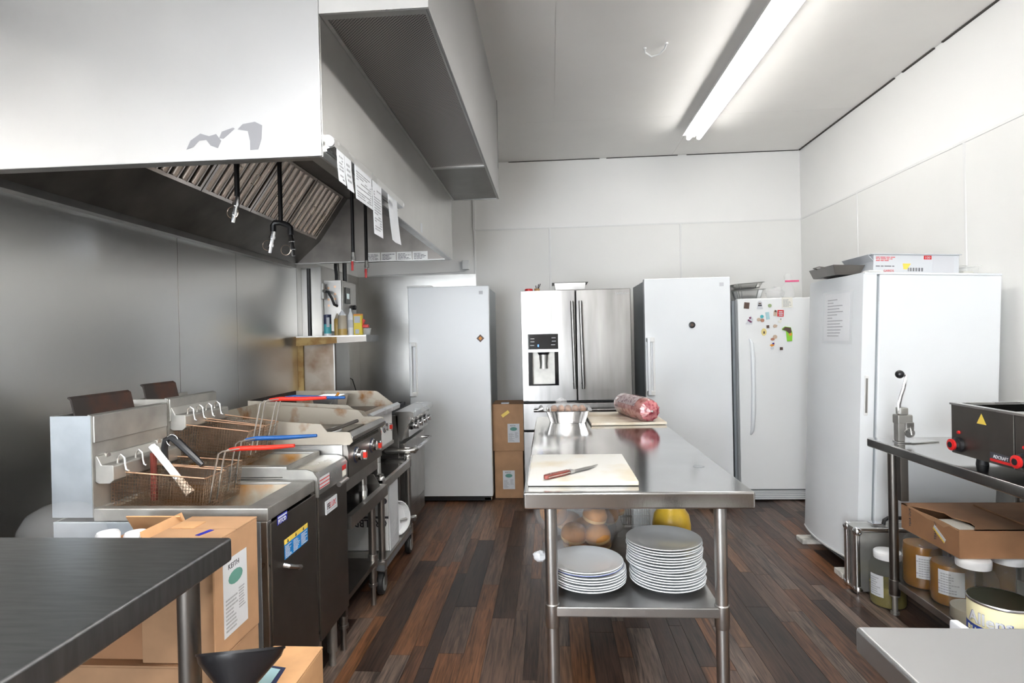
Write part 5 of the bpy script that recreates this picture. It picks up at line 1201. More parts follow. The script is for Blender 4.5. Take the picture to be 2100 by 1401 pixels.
# along local x; handle at -x
G().prism([(-.135, -.011), (-.05, -.012), (-.02, -.009), (-.02, .009), (-.05, .010), (-.10, .013), (-.135, .011), (-.142, .0)], 2, .002, .017).obj('handle', 'wood_red', t, bevel=.003)
G().prism([(-.132, -.0116), (-.05, -.0126), (-.02, -.0096), (-.02, -.0088), (-.05, -.0116), (-.132, -.0106)], 2, .008, .011).obj('tang', 'steel_bright', t, smooth=0)
G().prism([(-.02, -.011), (.0, -.012), (.0, .012), (-.02, .010)], 2, .004, .014).obj('bolster', 'steel_bright', t)
G().prism([(.0, -.013), (.08, -.013), (.145, .006), (.08, .010), (.0, .011)], 2, .007, .0085).obj('blade', 'steel_grey', t, smooth=0)
for k in (-.11, -.08, -.045): G().cyl((k, 0, .002), (k, 0, .0175), .0025, n=8).obj('rivet', 'chrome', t)
# meat roll
t = thing('ground_meat_roll', 'plastic wrapped roll of ground meat on the far cutting board', 'meat', (.50, 3.50, .918), (0, 0, math.radians(105)))
L2 = .20; R2 = .068
prof = [(.006, -L2 - .028), (.014, -L2 - .022), (.035, -L2 - .02), (.058, -L2 - .004), (R2, -L2 + .03), (R2 * 1.03, 0), (R2, L2 - .03), (.058, L2 + .004), (.03, L2 + .02), (.006, L2 + .024)]
G().lathe(prof, (0, 0, R2 * .97), 36, (1, 0, 0), None).obj('roll', 'meat', t, smooth=60)
g = G().lathe([(.004, -L2 - .034), (.012, -L2 - .026), (.034, -L2 - .0215), (.0585, -L2 - .0055)], (0, 0, R2 * .97), 36, (1, 0, 0), (-1, 1, .05, 12)); g.obj('gathered_end', 'meat_end', t, smooth=60)
G().ball((-L2 - .034, 0, R2 * .97), .007).obj('clip', 'steel_bright', t)
g = G(); n = 10
for i in range(n):
    a0 = math.radians(18 + 62 * i / n); a1 = math.radians(18 + 62 * (i + 1) / n); r = R2 * 1.035; zc = R2 * .97
    g.add([(-.14, r * math.cos(a0), zc + r * math.sin(a0)), (.12, r * math.cos(a0), zc + r * math.sin(a0)), (.12, r * math.cos(a1), zc + r * math.sin(a1)), (-.14, r * math.cos(a1), zc + r * math.sin(a1))], [(0, 1, 2, 3)])
g.obj('label_sleeve', 'meat_label', t)
# foil pan of sausages
t = foil_pan('foil_pan', 'shiny foil loaf pan of wrapped sausages at the far end of the island', -.035, .225, 3.40, 3.60, .9005, .975, 'foil')
for k in range(5):
    s_ = G(); xx = -.085 + k * .042
    s_.tube([(xx, -.06, .062), (xx + .006, -.02, .075), (xx + .004, .03, .076), (xx, .065, .064)], [.014, .021, .021, .013], 10); s_.obj('sausage', 'sausage', t)
G().ball((0, 0, .085), .10, 1.28, .9, .30, 20, 10, .06, 5).obj('plastic_film', 'clear_plastic', t)
G().ball((-.035, .05, .105), .03, 1.2, .6, 1.0, 12, 8, .22, 6).obj('film_twist', 'clear_plastic', t)
G().tube([(-.15, -.02, .08), (-.18, -.03, .07), (-.16, .04, .085)], [.012, .004, .012], 6).obj('foil_crumple', 'foil', t)

# plates
def make_plate(r=.1365, m='plate_white'):
    g = G(); g.lathe([(.075, 0), (.08, .003), (.095, .007), (r, .0185), (r + .0008, .0205), (r - .001, .0218), (.098, .0115), (.088, .0065), (.0, .0055)], (0, 0, 0), 56)
    return g
p0 = make_plate().obj('dinner_plate', 'plate_white', smooth=45)
tag(p0, 'plain white dinner plate in the tall stack on the island shelf', 'plate', 'dinner plates in the tall stack')
sx, sy_, dz = .408, 2.165, .0098
ORD = ['first', 'second', 'third', 'fourth', 'fifth', 'sixth', 'seventh', 'eighth', 'ninth', 'tenth', 'eleventh', 'twelfth', 'thirteenth', 'fourteenth', 'fifteenth', 'sixteenth', 'seventeenth']
rp = random.Random(3); n1 = 16
for k in range(n1):
    o_ = p0 if k == 0 else p0.copy()
    if k: COL.objects.link(o_)
    off = (.008 if k < 7 else -.004)
    tag(o_, f'{ORD[n1 - 1 - k]} white dinner plate from the top of the tall stack', 'plate', 'dinner plates in the tall stack')
    o_.location = (sx + off + rp.uniform(-.003, .003), sy_ + rp.uniform(-.003, .003), .4925 + k * dz); o_.rotation_euler = (0, 0, rp.uniform(0, 6))
    if k == n1 - 1:
        o_.data = make_plate().obj('plate_tmp', 'plate_grey', smooth=45).data; bpy.data.objects.remove(bpy.data.objects['plate_tmp']); tag(o_, 'greyish dinner plate on top of the tall plate stack', 'plate', 'dinner plates in the tall stack')
n2 = 8
for k in range(n2):
    o_ = p0.copy(); COL.objects.link(o_)
    tag(o_, f'{ORD[n2 - 1 - k]} white dinner plate from the top of the low stack', 'plate', 'dinner plates in the low stack')
    off = .006 if k < 6 else -.004
    o_.location = (.118 + off + rp.uniform(-.003, .003), 2.155 + rp.uniform(-.003, .003), .4925 + k * dz); o_.rotation_euler = (0, 0, rp.uniform(0, 6))
    if k == n2 - 1: tag(o_, 'clean white dinner plate on top of the low plate stack', 'plate', 'dinner plates in the low stack')
    if k == n2 - 2:
        tag(o_, 'blue rimmed dinner plate second from the top of the low stack', 'plate', 'dinner plates in the low stack')
        rim = G().lathe([(.1366, .0175), (.1380, .0188), (.1380, .0205), (.1372, .021)], (0, 0, 0), 56, caps=False).obj('blue_rim', 'plate_blue', o_)
# mustard jug
t = thing('mustard_jug', 'yellow mustard jug behind the tall plate stack', 'jug', (.500, 2.47, .4925)); o = t.location
G(o).lathe([(.074, 0), (.079, .01), (.079, .12), (.072, .16), (.055, .185), (.052, .20)], (.495, 2.47, .4925), 32).obj('jug_body', 'mustard', t)
G(o).lathe([(.056, .20), (.056, .225), (.05, .228)], (.495, 2.47, .4925), 28).obj('cap', 'yellow', t)
# bags of buns
def bun_bag(loc, label, buns, bagc, bagr, bags, seed, tail=None, rot=0):
    t = thing('bun_bag', label, 'bread bag', loc, (0, 0, rot), group='bags of bread on the island shelf')
    for (x, y, z, r, sq) in buns:
        b = G().lathe([(r * .92, 0), (r, r * .25), (r * .98, r * .45), (r * .8, r * .8), (r * .45, r * 1.0), (.001, r * 1.06)], (x, y, z), 22, sq).obj('bun', 'bread', t)
        G().lathe([(r * .90, -r * .10), (r * .985, .0), (r * 1.0, r * .22)], (x, y, z), 22, sq).obj('bun_crumb', 'bread_pale', t)
    G().ball(bagc, bagr, *bags, 22, 14, .05, seed).obj('bag', 'clear_plastic', t, smooth=80)
    if tail: G().tube(tail, [.045, .02, .012, .03, .02][:len(tail)], 10).obj('bag_tail', 'clear_plastic', t)
    return t
up_ = (0, 0, 1)
bun_bag((.13, 2.46, .493), 'clear bag of round buns behind the low plate stack', [(-.05, -.03, .075, .055, (.1, -.3, 1)), (.05, -.04, .075, .055, (-.1, -.25, 1)), (0, .06, .07, .055, up_), (.04, .0, .145, .052, (.2, -.2, 1)), (-.04, .03, .02, .055, up_), (.06, .05, .01, .055, up_), (-.02, -.05, .005, .05, up_)], (0, 0, .11), .13, (1.0, .85, .95), 4, [(0, 0, .18), (.0, .01, .235), (0, .01, .27), (.03, .02, .30), (.05, .02, .32)])
bun_bag((.02, 2.72, .493), 'clear bag with a brown loaf behind the bun bag', [(-.02, -.03, .10, .06, (.2, -1, .2)), (-.03, .06, .08, .06, (.1, -1, .2)), (.05, .0, .03, .06, up_)], (0, 0, .10), .12, (.95, 1.1, .9), 5)
bun_bag((.24, 2.71, .493), 'clear bag of buns under the tabletop between loaf and jug', [(0, -.04, .09, .055, (.1, -.6, 1)), (.04, .05, .08, .055, up_), (-.04, .03, .02, .055, up_)], (0, 0, .085), .11, (.9, 1.0, .9), 6)
t = thing('knotted_bag', 'knotted white bag end sticking out past the island leg', 'plastic bag', (-.02, 2.37, .493)); o = t.location
G(o).tube([(.05, 2.40, .53), (-.005, 2.385, .53), (-.03, 2.375, .522), (-.045, 2.37, .517), (-.075, 2.36, .508), (-.088, 2.357, .506)], [.045, .03, .014, .020, .022, .006], 12).obj('twist', 'clear_plastic', t)
G(o).ball((-.062, 2.363, .512), .022, 1.3, 1, 1, 12, 8, .15, 8).obj('knot', 'lid_white', t)
G(o).tube([(-.026, 2.376, .545), (-.026, 2.376, .50)], .006, 6).obj('tie', 'blue_label', t)
t, hx, hy, h = carton('loaf_carton', 'dark brown carton at the back of the island shelf', .18, .30, 2.86, 3.06, .493, .70, 'cardboard_dark')
t = thing('wire_rack', 'small wire rack standing at the back of the island shelf', 'rack', (.40, 2.85, .493)); o = t.location
for k in range(12):
    xx = .335 + k * .011; G(o).cyl((xx, 2.80, .497), (xx, 2.80, .72), .0016, n=6).obj('rack_wire', 'steel_dark', t)
for k in range(6):
    zz = .50 + k * .043; G(o).tube([(.33, 2.80, zz), (.46, 2.80, zz), (.46, 2.92, zz), (.33, 2.92, zz), (.33, 2.80, zz)], .0022, 6).obj('rack_ring', 'steel_dark', t)
t = thing('plastic_tray', 'small white plastic tray beside the wire rack under the island', 'tray', (.39, 2.68, .493)); o = t.location
G(o).sheet([(.345, 2.65, .655), (.445, 2.63, .625), (.455, 2.71, .632), (.355, 2.73, .662)], .008).obj('tray', 'lid_white', t, smooth=0); G(o).rbox(.36, .44, 2.645, 2.715, .493, .624, .01, 2).obj('tub', 'clear_hard', t)

# ================================================================ right work table and its contents
RT = work_table('side_table', 'stainless work table along the right wall carrying the food warmer', 1.60, 2.36, .62, 3.05, .865, 'steel_top', .045, True, .168, inset=.08, lr=.021, legm='steel_dark')
for yy in (1.85,):
    for xx in (1.68, 2.28):
        G(RT.location).cyl((xx, yy, 0), (xx, yy, .822), .021, n=18).obj('leg', 'steel_dark', RT)
# can opener
t = thing('can_opener', 'bench mounted crank can opener clamped to the side table corner', 'can opener', (1.70, 2.93, .866)); o = t.location
G(o).prism([(1.655, 2.88), (1.72, 2.86), (1.86, 2.90), (1.85, 2.93), (1.74, 2.95), (1.67, 2.95)], 2, .866, .871).obj('base_plate', 'steel_bright', t)
G(o).rbox(1.668, 1.70, 2.895, 2.935, .871, .985, .004, 2).obj('upright', 'steel_dull', t)
G(o).rbox(1.665, 1.735, 2.890, 2.94, .955, 1.0, .006, 2).obj('head', 'steel_dull', t)
G(o).rbox(1.70, 1.74, 2.888, 2.93, .925, .965, .006, 2).obj('gear_housing', 'steel_grey', t)
G(o).lathe([(.022, 0), (.024, .006), (.022, .012)], (1.712, 2.888, .915), 18, (0, -1, 0)).obj('gear', 'steel_bright', t)
G(o).prism([(1.718, .905), (1.728, .905), (1.726, .945), (1.712, .945)], 1, 2.872, 2.878).obj('blade', 'steel_bright', t)
G(o).rbox(1.675, 1.712, 2.885, 2.93, 1.0, 1.035, .005, 2).obj('crank_hub', 'steel_dull', t)
G(o).tube([(1.675, 2.90, 1.005), (1.676, 2.90, 1.05), (1.686, 2.90, 1.09), (1.700, 2.90, 1.13), (1.708, 2.90, 1.17), (1.709, 2.90, 1.195)], [.009, .009, .008, .008, .008, .007], 8).obj('crank_arm', 'chrome', t)
k_ = G(o).cyl((1.709, 2.90, 1.194), (1.694, 2.90, 1.194), .0065, n=10).obj('knob_stem', 'chrome', t)
G(o).ball((1.682, 2.90, 1.196), .020).obj('knob', 'black_plastic', t)
G(o).rbox(1.675, 1.712, 2.895, 2.93, .58, .820, .003, 2).obj('shaft', 'steel_dark', t)
# food warmer
t = thing('food_warmer', 'stainless two well countertop food warmer with red ringed knobs', 'food warmer', (1.90, 2.1, .866)); o = t.location
wx0, wx1, wy0, wy1, wz0, wz1 = 1.665, 2.19, 1.58, 2.52, .895, 1.095
ym = 2.193
for (a, b, nm) in ((ym + .003, wy1, 0), (wy0, ym - .003, 1)):
    G(o).box(wx0, wx0 + .006, a, b, wz0, wz1).obj('front_panel', 'steel_dark', t, smooth=0, bevel=.002)
G(o).box(wx0 + .006, wx1, wy1 - .006, wy1, wz0, wz1).obj('end_panel', 'steel_grey', t, smooth=0); G(o).box(wx0 + .006, wx1, wy0, wy0 + .006, wz0, wz1).obj('end_panel', 'steel_grey', t, smooth=0)
G(o).box(wx1 - .006, wx1, wy0 + .006, wy1 - .006, wz0, wz1).obj('back_panel', 'steel_grey', t, smooth=0)
G(o).box(wx0 + .006, wx1 - .006, wy0 + .006, wy1 - .006, wz0, wz0 + .008).obj('bottom_panel', 'steel_dark', t, smooth=0)
g = G(o)
for (a, b, c_, d_) in ((wx0 - .004, wx0 + .022, wy0 - .004, wy1 + .004), (wx1 - .022, wx1 + .004, wy0 - .004, wy1 + .004), (wx0 + .022, wx1 - .022, wy1 - .022, wy1 + .004), (wx0 + .022, wx1 - .022, wy0 - .004, wy0 + .022), (wx0 + .022, wx1 - .022, ym - .02, ym + .02)):
    g.box(a, b, c_, d_, wz1, wz1 + .008)
g.obj('top_rim', 'steel_bright', t, smooth=0)
for (a, b) in ((ym + .02, wy1 - .022), (wy0 + .022, ym - .02)):
    g = G(o); g.box(wx0 + .022, wx0 + .026, a, b, wz0 + .03, wz1); g.box(wx1 - .026, wx1 - .022, a, b, wz0 + .03, wz1); g.box(wx0 + .026, wx1 - .026, a, a + .004, wz0 + .03, wz1); g.box(wx0 + .026, wx1 - .026, b - .004, b, wz0 + .03, wz1); g.box(wx0 + .026, wx1 - .026, a, b, wz0 + .03, wz0 + .034)
    g.obj('well', 'steel_top', t, smooth=0)
for yy in (2.475, 2.145):
    d = G(o).lathe([(.030, 0), (.029, .012), (.022, .016), (.022, .034), (.018, .036)], (wx0, yy, .935), 22, (-1, 0, 0)).obj('knob', 'black_plastic', t)
    G(o).lathe([(.0225, .026), (.0235, .030), (.0235, .035), (.015, .037)], (wx0, yy, .935), 22, (-1, 0, 0)).obj('knob_ring', 'red', d)
    G(o).lathe([(.012, .0365), (.012, .039)], (wx0, yy, .935), 16, (-1, 0, 0)).obj('knob_centre', 'black_plastic', d)
    G(o).lathe([(.007, 0), (.006, .006)], (wx0, yy, .985), 12, (-1, 0, 0)).obj('pilot_light', 'red', t)
g = G(o); g.sheet([(wx0 - .0004, 2.375, 1.037), (wx0 - .0004, 2.325, 1.037), (wx0 - .0004, 2.35, 1.078)], .0006, (-1, 0, 0)); g.obj('warning_triangle', 'sticker_yellow', t, smooth=0)
g = G(o); plate(g, (wx0 - .0004, 2.308, .905), (0, -1, 0), (0, 0, 1), .105, .034, .0008); g.obj('brand_plate', 'ink', t, smooth=0)
g = G(o); plate(g, (wx0 - .0010, 2.308, .905), (0, -1, 0), (0, 0, 1), .105, .010, .0005); g.obj('brand_stripe', 'red', t, smooth=0)
text('ADCRAFT', .018, (wx0 - .0016, 2.292, .919), (0, -1, 0), (0, 0, 1), 'paper', t, o, name='brand_lettering', xs=.9)
for xx in (wx0 + .05, wx1 - .05):
    for yy in (wy0 + .10, wy1 - .10):
        G(o).cyl((xx, yy, .8655), (xx, yy, .896), .022, .018, 12).obj('foot', 'black_rubber', t)

# jars
def jar(name, label, x, y, z, liquid, level, r=.086, h=.255, lab_a=None, lid=True, labm='paper', seed=0, lw=.10):
    t = thing(name, label, 'jar', (x, y, z), group='gallon jars around the side table'); o = t.location
    rb = [(r * .93, 0), (r, .012)]
    for k in range(4):
        zz = .04 + k * .032; rb += [(r, zz), (r * .985, zz + .004), (r, zz + .008)]
    G(o).lathe(rb + [(r, .172), (r * .96, .20), (r * .84, .222), (r * .66, .236), (r * .64, .244)], (x, y, z), 36, (0, 0, 1), (.175, .235, .012, 18)).obj('glass', 'jar_glass', t, smooth=60)
    G(o).lathe([(r * .90, .004), (r * .955, .014), (r * .955, min(level, .17))] + ([(r * .90, level)] if level > .17 else []), (x, y, z), 32).obj('contents', liquid, t, smooth=40)
    if lid: G(o).lathe([(r * .72, .236), (r * .73, .250), (r * .73, .268), (r * .68, .273), (.001, .272)], (x, y, z), 36, (0, 0, 1), (.24, .269, .006, 36)).obj('lid', 'lid_white', t, smooth=50)
    if lab_a is not None:
        g = G(o); n = 10; span = lw / r
        def pt(k, zz, rr): a = lab_a + span * (k / n - .5); return (x + rr * math.cos(a), y + rr * math.sin(a), z + zz)
        for k in range(n):
            g.add([pt(k, .055, r * 1.006), pt(k + 1, .055, r * 1.006), pt(k + 1, .165, r * 1.006), pt(k, .165, r * 1.006)], [(0, 1, 2, 3)])
        g.obj('label', labm, t, smooth=60)
        g = G(o); rr_ = random.Random(seed)
        for q in range(8):
            zz = .065 + q * .0115; k0 = rr_.uniform(.5, 1.5); k1 = rr_.uniform(5, 9)
            for kk in range(int(k0), int(k1)):
                g.add([pt(kk, zz, r * 1.011), pt(kk + .85, zz, r * 1.011), pt(kk + .85, zz + .005, r * 1.011), pt(kk, zz + .005, r * 1.011)], [(0, 1, 2, 3)])
        g.obj('label_print', 'ink_grey', t, smooth=0)
    return t
jar('pickle_jar', 'jar of olive brine with a white lid on the floor by the table leg', 1.712, 3.085, 0, 'jar_liquid_olive', .105, .0865, lab_a=math.radians(205), seed=1, lw=.07)
jar('pickle_jar', 'jar of amber liquid at the far end of the low shelf', 1.787, 2.925, .1685, 'jar_liquid_amber', .20, lab_a=math.radians(255), seed=2, lid=False)
jar('pickle_jar', 'second amber jar half hidden behind the clear one', 1.80, 2.738, .1685, 'jar_liquid_amber', .18, lab_a=math.radians(235), seed=3, lid=False)
jar('pickle_jar', 'nearly empty clear jar with white lid behind the bean can', 1.765, 2.553, .1685, 'jar_liquid_clear', .06, lab_a=math.radians(275), seed=4, lw=.06)
jar('pickle_jar', 'clear jar with white lid at the right edge of the low shelf', 1.94, 2.60, .1685, 'jar_liquid_clear', .05, seed=5)
jar('pickle_jar', 'amber jar at the back of the low shelf under the torn carton', 2.03, 2.81, .1685, 'jar_liquid_amber', .19, lid=False)
# torn carton resting on the jars
t = thing('torn_carton', 'brown carton with a torn open corner lying across the jars', 'box', (1.70, 2.53, .4435)); o = t.location
bx0, bx1, by0, by1, bz0, bz1 = 1.695, 2.27, 2.53, 2.93, .4435, .565
g = G(o); g.box(bx0, bx0 + .004, by0, by1, bz0, bz1); g.box(bx1 - .004, bx1, by0, by1, bz0, bz1); g.box(bx0 + .004, bx1 - .004, by0, by0 + .004, bz0, bz1); g.box(bx0 + .004, bx1 - .004, by1 - .004, by1, bz0, bz1); g.box(bx0 + .004, bx1 - .004, by0 + .004, by1 - .004, bz0, bz0 + .004)
g.obj('carton', 'cardboard_dark', t, smooth=0)
G(o).prism([(bx0, by1), (bx1, by1), (bx1, by0), (bx0 + .06, by0), (bx0 + .10, by0 + .05), (bx0 + .115, by0 + .10), (bx0 + .085, by0 + .17), (bx0 + .095, by0 + .24), (bx0 + .05, by0 + .32), (bx0 + .02, by0 + .345), (bx0, by0 + .35)], 2, bz1 - .004, bz1).obj('torn_top', 'cardboard_dark', t, smooth=0)
G(o).prism([(by0, bz1 - .004), (by0 + .06, bz1 - .004), (by0 + .09, bz1 - .02), (by0 + .14, bz1 - .012), (by0 + .20, bz1 - .016), (by0 + .28, bz1 - .006), (by0 + .35, bz1 - .004), (by0 + .35, bz1 + .004), (by0 + .25, bz1 + .002), (by0 + .15, bz1 + .006), (by0 + .05, bz1 + .004)], 0, bx0 - .003, bx0 - .0005).obj('torn_edge', 'cardboard', t, smooth=0)
G(o).rbox(bx0 + .03, bx0 + .14, by0 + .04, by0 + .22, bz0 + .005, bz1 - .02, .01, 2).obj('contents', 'paper_cream', t)
for (y_, nm) in ((by0 + .325, 1), (by0 + .145, 2)):
    text('TEAR OUT', .018, (bx0 - .0006, y_, bz0 + .028), (0, 0, 1), (0, 1, 0) if False else (0, 1, 0), 'ink', t, o, name='tear_lettering')
g = G(o); plate(g, (bx0 - .0008, by0 + .165, bz0 + .075), (0, -.85, -.5), (0, -.5, .85), .085, .022, .0008); pl = g.obj('price_sticker', 'paper', t, smooth=0)
g = G(o); plate(g, (bx0 - .0016, by0 + .165, bz0 + .075), (0, -.85, -.5), (0, -.5, .85), .085, .008, .0005); g.obj('sticker_stripe', 'sticker_yellow', pl, smooth=0)
g = G(o); g.rbox(bx0 + .30, bx1, by0 + .01, by0 + .35, bz1 + .0005, bz1 + .008, .002, 1); g.obj('loose_flap', 'cardboard_dark', t)

# aluminium case
t = thing('aluminium_case', 'silver aluminium flight case standing beside the tilted freezer', 'case', (1.83, 3.25, 0)); o = t.location
ax0, ax1, ay0_, ay1_, ah = 1.605, 2.10, 3.185, 3.315, .355
G(o).rbox(ax0 + .006, ax1 - .006, ay0_ + .004, ay1_ - .004, .010, ah - .004, .006, 2).obj('shell', 'aluminium_case', t)
for (a, b) in ((ay0_, ay0_ + .030), (ay1_ - .030, ay1_)):
    G(o).rbox(ax0, ax0 + .028, a, b, .0, ah, .010, 3).obj('edge_rail', 'steel_bright', t); G(o).rbox(ax1 - .028, ax1, a, b, .0, ah, .010, 3).obj('edge_rail', 'steel_bright', t)
    G(o).rbox(ax0 + .02, ax1 - .02, a, b, ah - .028, ah, .010, 3).obj('edge_rail', 'steel_bright', t)
    for zz in (.02, ah - .022):
        G(o).ball((ax0 + .017, (a + b) / 2, zz), .0245, 1, 1, 1.05, 14, 10).obj('corner_cap', 'chrome', t)
G(o).box(ax0 + .002, ax0 + .006, (ay0_ + ay1_) / 2 - .004, (ay0_ + ay1_) / 2 + .004, .03, ah - .03).obj('seam', 'dark_gap', t, smooth=0)
for xx in (1.74, 1.95):
    G(o).rbox(xx - .025, xx + .025, 3.22, 3.282, ah, ah + .012, .004, 2).obj('latch', 'chrome', t)
G(o).tube([(1.785, 3.25, ah), (1.79, 3.25, ah + .022), (1.81, 3.25, ah + .034), (1.88, 3.25, ah + .034), (1.90, 3.25, ah + .022), (1.905, 3.25, ah)], .010, 10).obj('carry_handle', 'black_rubber', t)

# ---------------------------------------------------------------- near right: cans on a carton behind the steel table edge
t, hx, hy, h = carton('supply_carton', 'carton on the floor carrying cans beside the near right table', 1.075, 1.475, 1.36, 1.825, 0, .455, 'cardboard')
def can(x, y, z, label, side, lidm, r=.078, h=.175):
    t = thing('food_can', label, 'can', (x, y, z), group='large food cans at the right'); o = t.location
    G(o).lathe([(r, .004), (r, h - .005)], (x, y, z), 40).obj('can_body', side, t, smooth=60)
    for zz in (0, h - .007):
        G(o).lathe([(r + .001, zz), (r + .0025, zz + .002), (r + .0025, zz + .006), (r + .001, zz + .008)], (x, y, z), 40, caps=False).obj('can_seam', 'can_steel', t, smooth=60)
    pr = [(r - .001, h), (r - .003, h - .004)]
    for q in (.88, .80, .72, .64, .56): pr += [(r * q, h - .004), (r * (q - .02), h - .001), (r * (q - .04), h - .004)]
    G(o).lathe(pr + [(.001, h - .004)], (x, y, z), 40).obj('can_lid', lidm, t, smooth=60)
    return t
cx_, cy_, cz_ = 1.276, 1.74, .456
t = can(cx_, cy_, cz_, 'large green bean can with a cream and blue label', 'can_cream', 'can_lid'); o = t.location
def wrap_text(body, size, zz, m, r, a_mid, t, o, cx, cy, name):
    cu = bpy.data.curves.new('x', 'FONT'); cu.body = body; cu.size = size; cu.extrude = .0004; cu.align_x = 'CENTER'; cu.resolution_u = 2; cu.offset = size * .02
    to = bpy.data.objects.new('x', cu); COL.objects.link(to); dg = bpy.context.evaluated_depsgraph_get(); me = bpy.data.meshes.new_from_object(to.evaluated_get(dg)); bpy.data.objects.remove(to)
    for v in me.vertices:
        a = a_mid + v.co.x / r; rr = r + .0012 + v.co.z; zc = v.co.y
        v.co = Vector((cx + rr * math.cos(a), cy + rr * math.sin(a), zz + zc)) - Vector(o)
    me.materials.clear(); me.materials.append(MATS[m]); ob = bpy.data.objects.new(name, me); COL.objects.link(ob); ob.parent = t
g = G(o); am = math.radians(213)
for k in range(24):
    a0 = am + (k / 24 - .5) * 3.6; a1 = am + ((k + 1) / 24 - .5) * 3.6; r = .0786
    g.add([(cx_ + r * math.cos(a0), cy_ + r * math.sin(a0), cz_ + .012), (cx_ + r * math.cos(a1), cy_ + r * math.sin(a1), cz_ + .012), (cx_ + r * math.cos(a1), cy_ + r * math.sin(a1), cz_ + .105), (cx_ + r * math.cos(a0), cy_ + r * math.sin(a0), cz_ + .105)], [(0, 1, 2, 3)])
g.obj('blue_band', 'can_blue', t, smooth=60)
wrap_text('Allens', .046, cz_ + .112, 'can_blue', .0784, am, t, o, cx_, cy_, 'brand_lettering')
wrap_text('Allens', .044, cz_ + .113, 'paper', .0790, am, t, o, cx_, cy_, 'brand_lettering')
wrap_text('BLUE LAKE', .026, cz_ + .080, 'can_cream', .0788, am, t, o, cx_, cy_, 'product_lettering')
wrap_text('GREEN BEANS', .024, cz_ + .053, 'can_cream', .0788, am, t, o, cx_, cy_, 'product_lettering')
can(1.245, 1.560, .456, 'steel can with a plain silver lid in front of the bean can', 'can_steel', 'can_steel', .078, .130)
can(1.545, 1.80, .426, 'plain grey can at the right behind the bean can', 'can_steel', 'can_steel', .075, .175) if False else None
t = thing('shrink_wrapped_pack', 'shrink wrapped white pack left of the green bean can', 'package', (1.13, 1.62, .456)); o = t.location
G(o).rbox(1.08, 1.103, 1.50, 1.66, .456, .61, .006, 2).obj('pack', 'paper', t); G(o).ball((1.115, 1.62, .585), .025, .8, 1.1, .6, 14, 8, .18, 9).obj('loose_wrap', 'clear_plastic', t); G(o).rbox(1.1035, 1.128, 1.50, 1.66, .456, .58, .006, 2).obj('pack', 'pink' if False else 'ink_soft', t)

# near right table
work_table('near_right_table', 'pale steel table corner in the right foreground', .515, 1.30, -.35, 1.03, .90, 'steel_pale', .045, True, .25, inset=.06, lr=.021)
# near left table
work_table('near_left_table', 'dark stainless work table in the left foreground', -2.0, -.852, -.30, 1.468, .90, 'steel_table_dark', .062, True, None, inset=.075, lr=.0265, legm='steel_dark')

# ---------------------------------------------------------------- cartons between the near left table and the fryer
t, hx, hy, h = carton('supply_carton', 'tall stacked brown carton with a white food label beside the fryer', -1.135, -.925, 1.50, 1.735, .541, .872, 'cardboard')
food_label(t, (hx + .0002, -.075, .045), (0, 1, 0), (0, 0, 1), .125, .215, 5)
g = G(); plate(g, (hx - .075, -.06, h + .0002), (.3, 1, 0), (-1, .3, 0), .05, .016, .0008); g.obj('blue_tape', 'blue_label', t, smooth=0)
g = G(); plate(g, (-hx + .01, .0, h + .0002), (1, 0, 0), (0, 1, 0), .07, .06, .003); g.obj('loose_flap', 'cardboard_orange', t, smooth=0)
t, hx, hy, h = carton('supply_carton', 'wide lower brown carton under the labelled carton', -1.37, -.93, 1.49, 1.74, 0, .540, 'cardboard')
t = thing('open_carton', 'open brown carton with raised flaps behind the near left table', 'box', (-1.24, 1.62, .541)); o = t.location
g = G(o); g.box(-1.33, -1.326, 1.52, 1.74, .541, .83); g.box(-1.145, -1.141, 1.52, 1.74, .541, .83); g.box(-1.326, -1.145, 1.52, 1.524, .541, .83); g.box(-1.326, -1.145, 1.736, 1.74, .541, .83); g.box(-1.326, -1.145, 1.524, 1.736, .541, .545)
g.obj('carton', 'cardboard_dark', t, smooth=0)
G(o).sheet([(-1.33, 1.74, .83), (-1.145, 1.74, .83), (-1.15, 1.70, .885), (-1.325, 1.70, .885)], .004).obj('raised_flap', 'cardboard_orange', t, smooth=0)
G(o).sheet([(-1.145, 1.53, .83), (-1.145, 1.73, .83), (-1.17, 1.73, .885), (-1.17, 1.55, .885)], .004).obj('raised_flap', 'cardboard_orange', t, smooth=0)
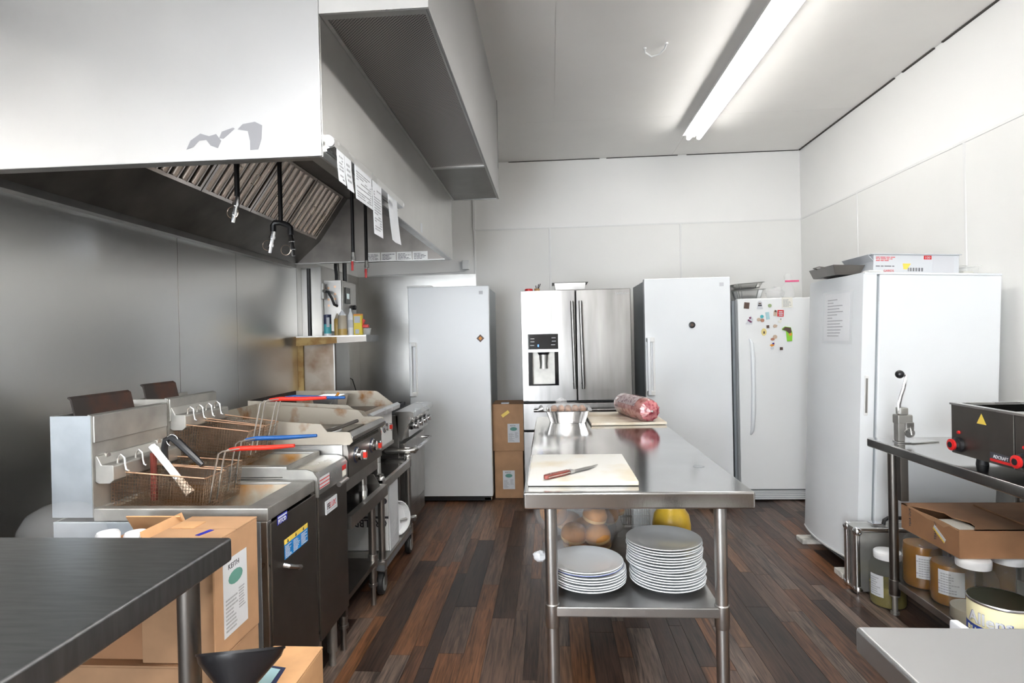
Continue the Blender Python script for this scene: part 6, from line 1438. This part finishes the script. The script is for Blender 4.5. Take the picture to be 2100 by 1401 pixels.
for (x, lab) in ((-1.285, 'white round lid poking up behind the near left table, left one'), (-1.20, 'white round lid poking up behind the near left table, right one')):
    tt = thing('capped_bottle', lab, 'bottle', (x, 1.575, .545), group='white capped bottles in the open carton'); oo = tt.location
    G(oo).lathe([(.032, .005), (.034, .02), (.034, .24), (.026, .28)], (x, 1.575, .545), 20).obj('bottle_body', 'lid_white', tt); G(oo).lathe([(.030, .28), (.031, .325), (.027, .333), (.001, .335)], (x, 1.575, .545), 22).obj('cap', 'lid_white', tt)
t = thing('clear_dome_lid', 'crumpled clear plastic dome behind the near left table', 'plastic lid', (-1.44, 1.63, .55)); o = t.location
G(o).lathe([(.10, .0), (.105, .02), (.11, .28), (.115, .30), (.105, .345), (.085, .38), (.05, .40), (.001, .405)], (-1.465, 1.62, .541), 28).obj('dome', 'clear_film', t, smooth=70)
t, hx, hy, h = carton('supply_carton', 'tall dark carton standing under the clear plastic dome', -1.60, -1.375, 1.50, 1.75, 0, .540, 'cardboard_dark')
t, hx, hy, h = carton('supply_carton', 'orange brown carton corner at the bottom edge beside the fryer', -.845, -.695, 1.24, 1.665, .0, .505, 'cardboard_orange')
g = G(); g.sheet([(-.03, -.08, h + .0003), (.012, -.06, h + .0003), (.022, .03, h + .0003), (.015, .10, h + .0003), (-.035, .11, h + .0003), (-.045, .04, h + .0003)], .0008, (0, 0, 1)); pp = g.obj('printed_picture', 'navy', t, smooth=0)
g = G(); g.sheet([(-.02, -.07, h + .0014), (.0, -.05, h + .0014), (.008, .03, h + .0014), (.004, .09, h + .0014), (-.028, .098, h + .0014), (-.035, .04, h + .0014)], .0005, (0, 0, 1)); g.obj('picture_highlight', 'magnet_lightteal', pp, smooth=0)
t = thing('funnel', 'black plastic funnel tipped back on the cartons by the table leg', 'funnel', (-.765, 1.305, .507))
G().lathe([(.013, 0), (.016, .04), (.022, .055), (.094, .135), (.099, .150), (.102, .150), (.102, .156), (.096, .156), (.090, .137), (.018, .055), (.011, .04), (.009, 0)], (0, 0, .006), 36, (-.09, .42, .85)).obj('cone', 'black_plastic', t, smooth=50)
t, hx, hy, h = carton('supply_carton', 'short brown carton under the black funnel', -.896, -.850, 1.22, 1.46, 0, .42, 'cardboard_dark')

for ob in bpy.data.objects:
    b = ob.name.split('.')[0]
    if b in ('print', 'label_print', 'warning_print', 'notice_print', 'small_print', 'handwriting', 'button_print', 'barcode', 'wire_mesh', 'red_print', 'black_print'): ob['kind'] = 'stuff'
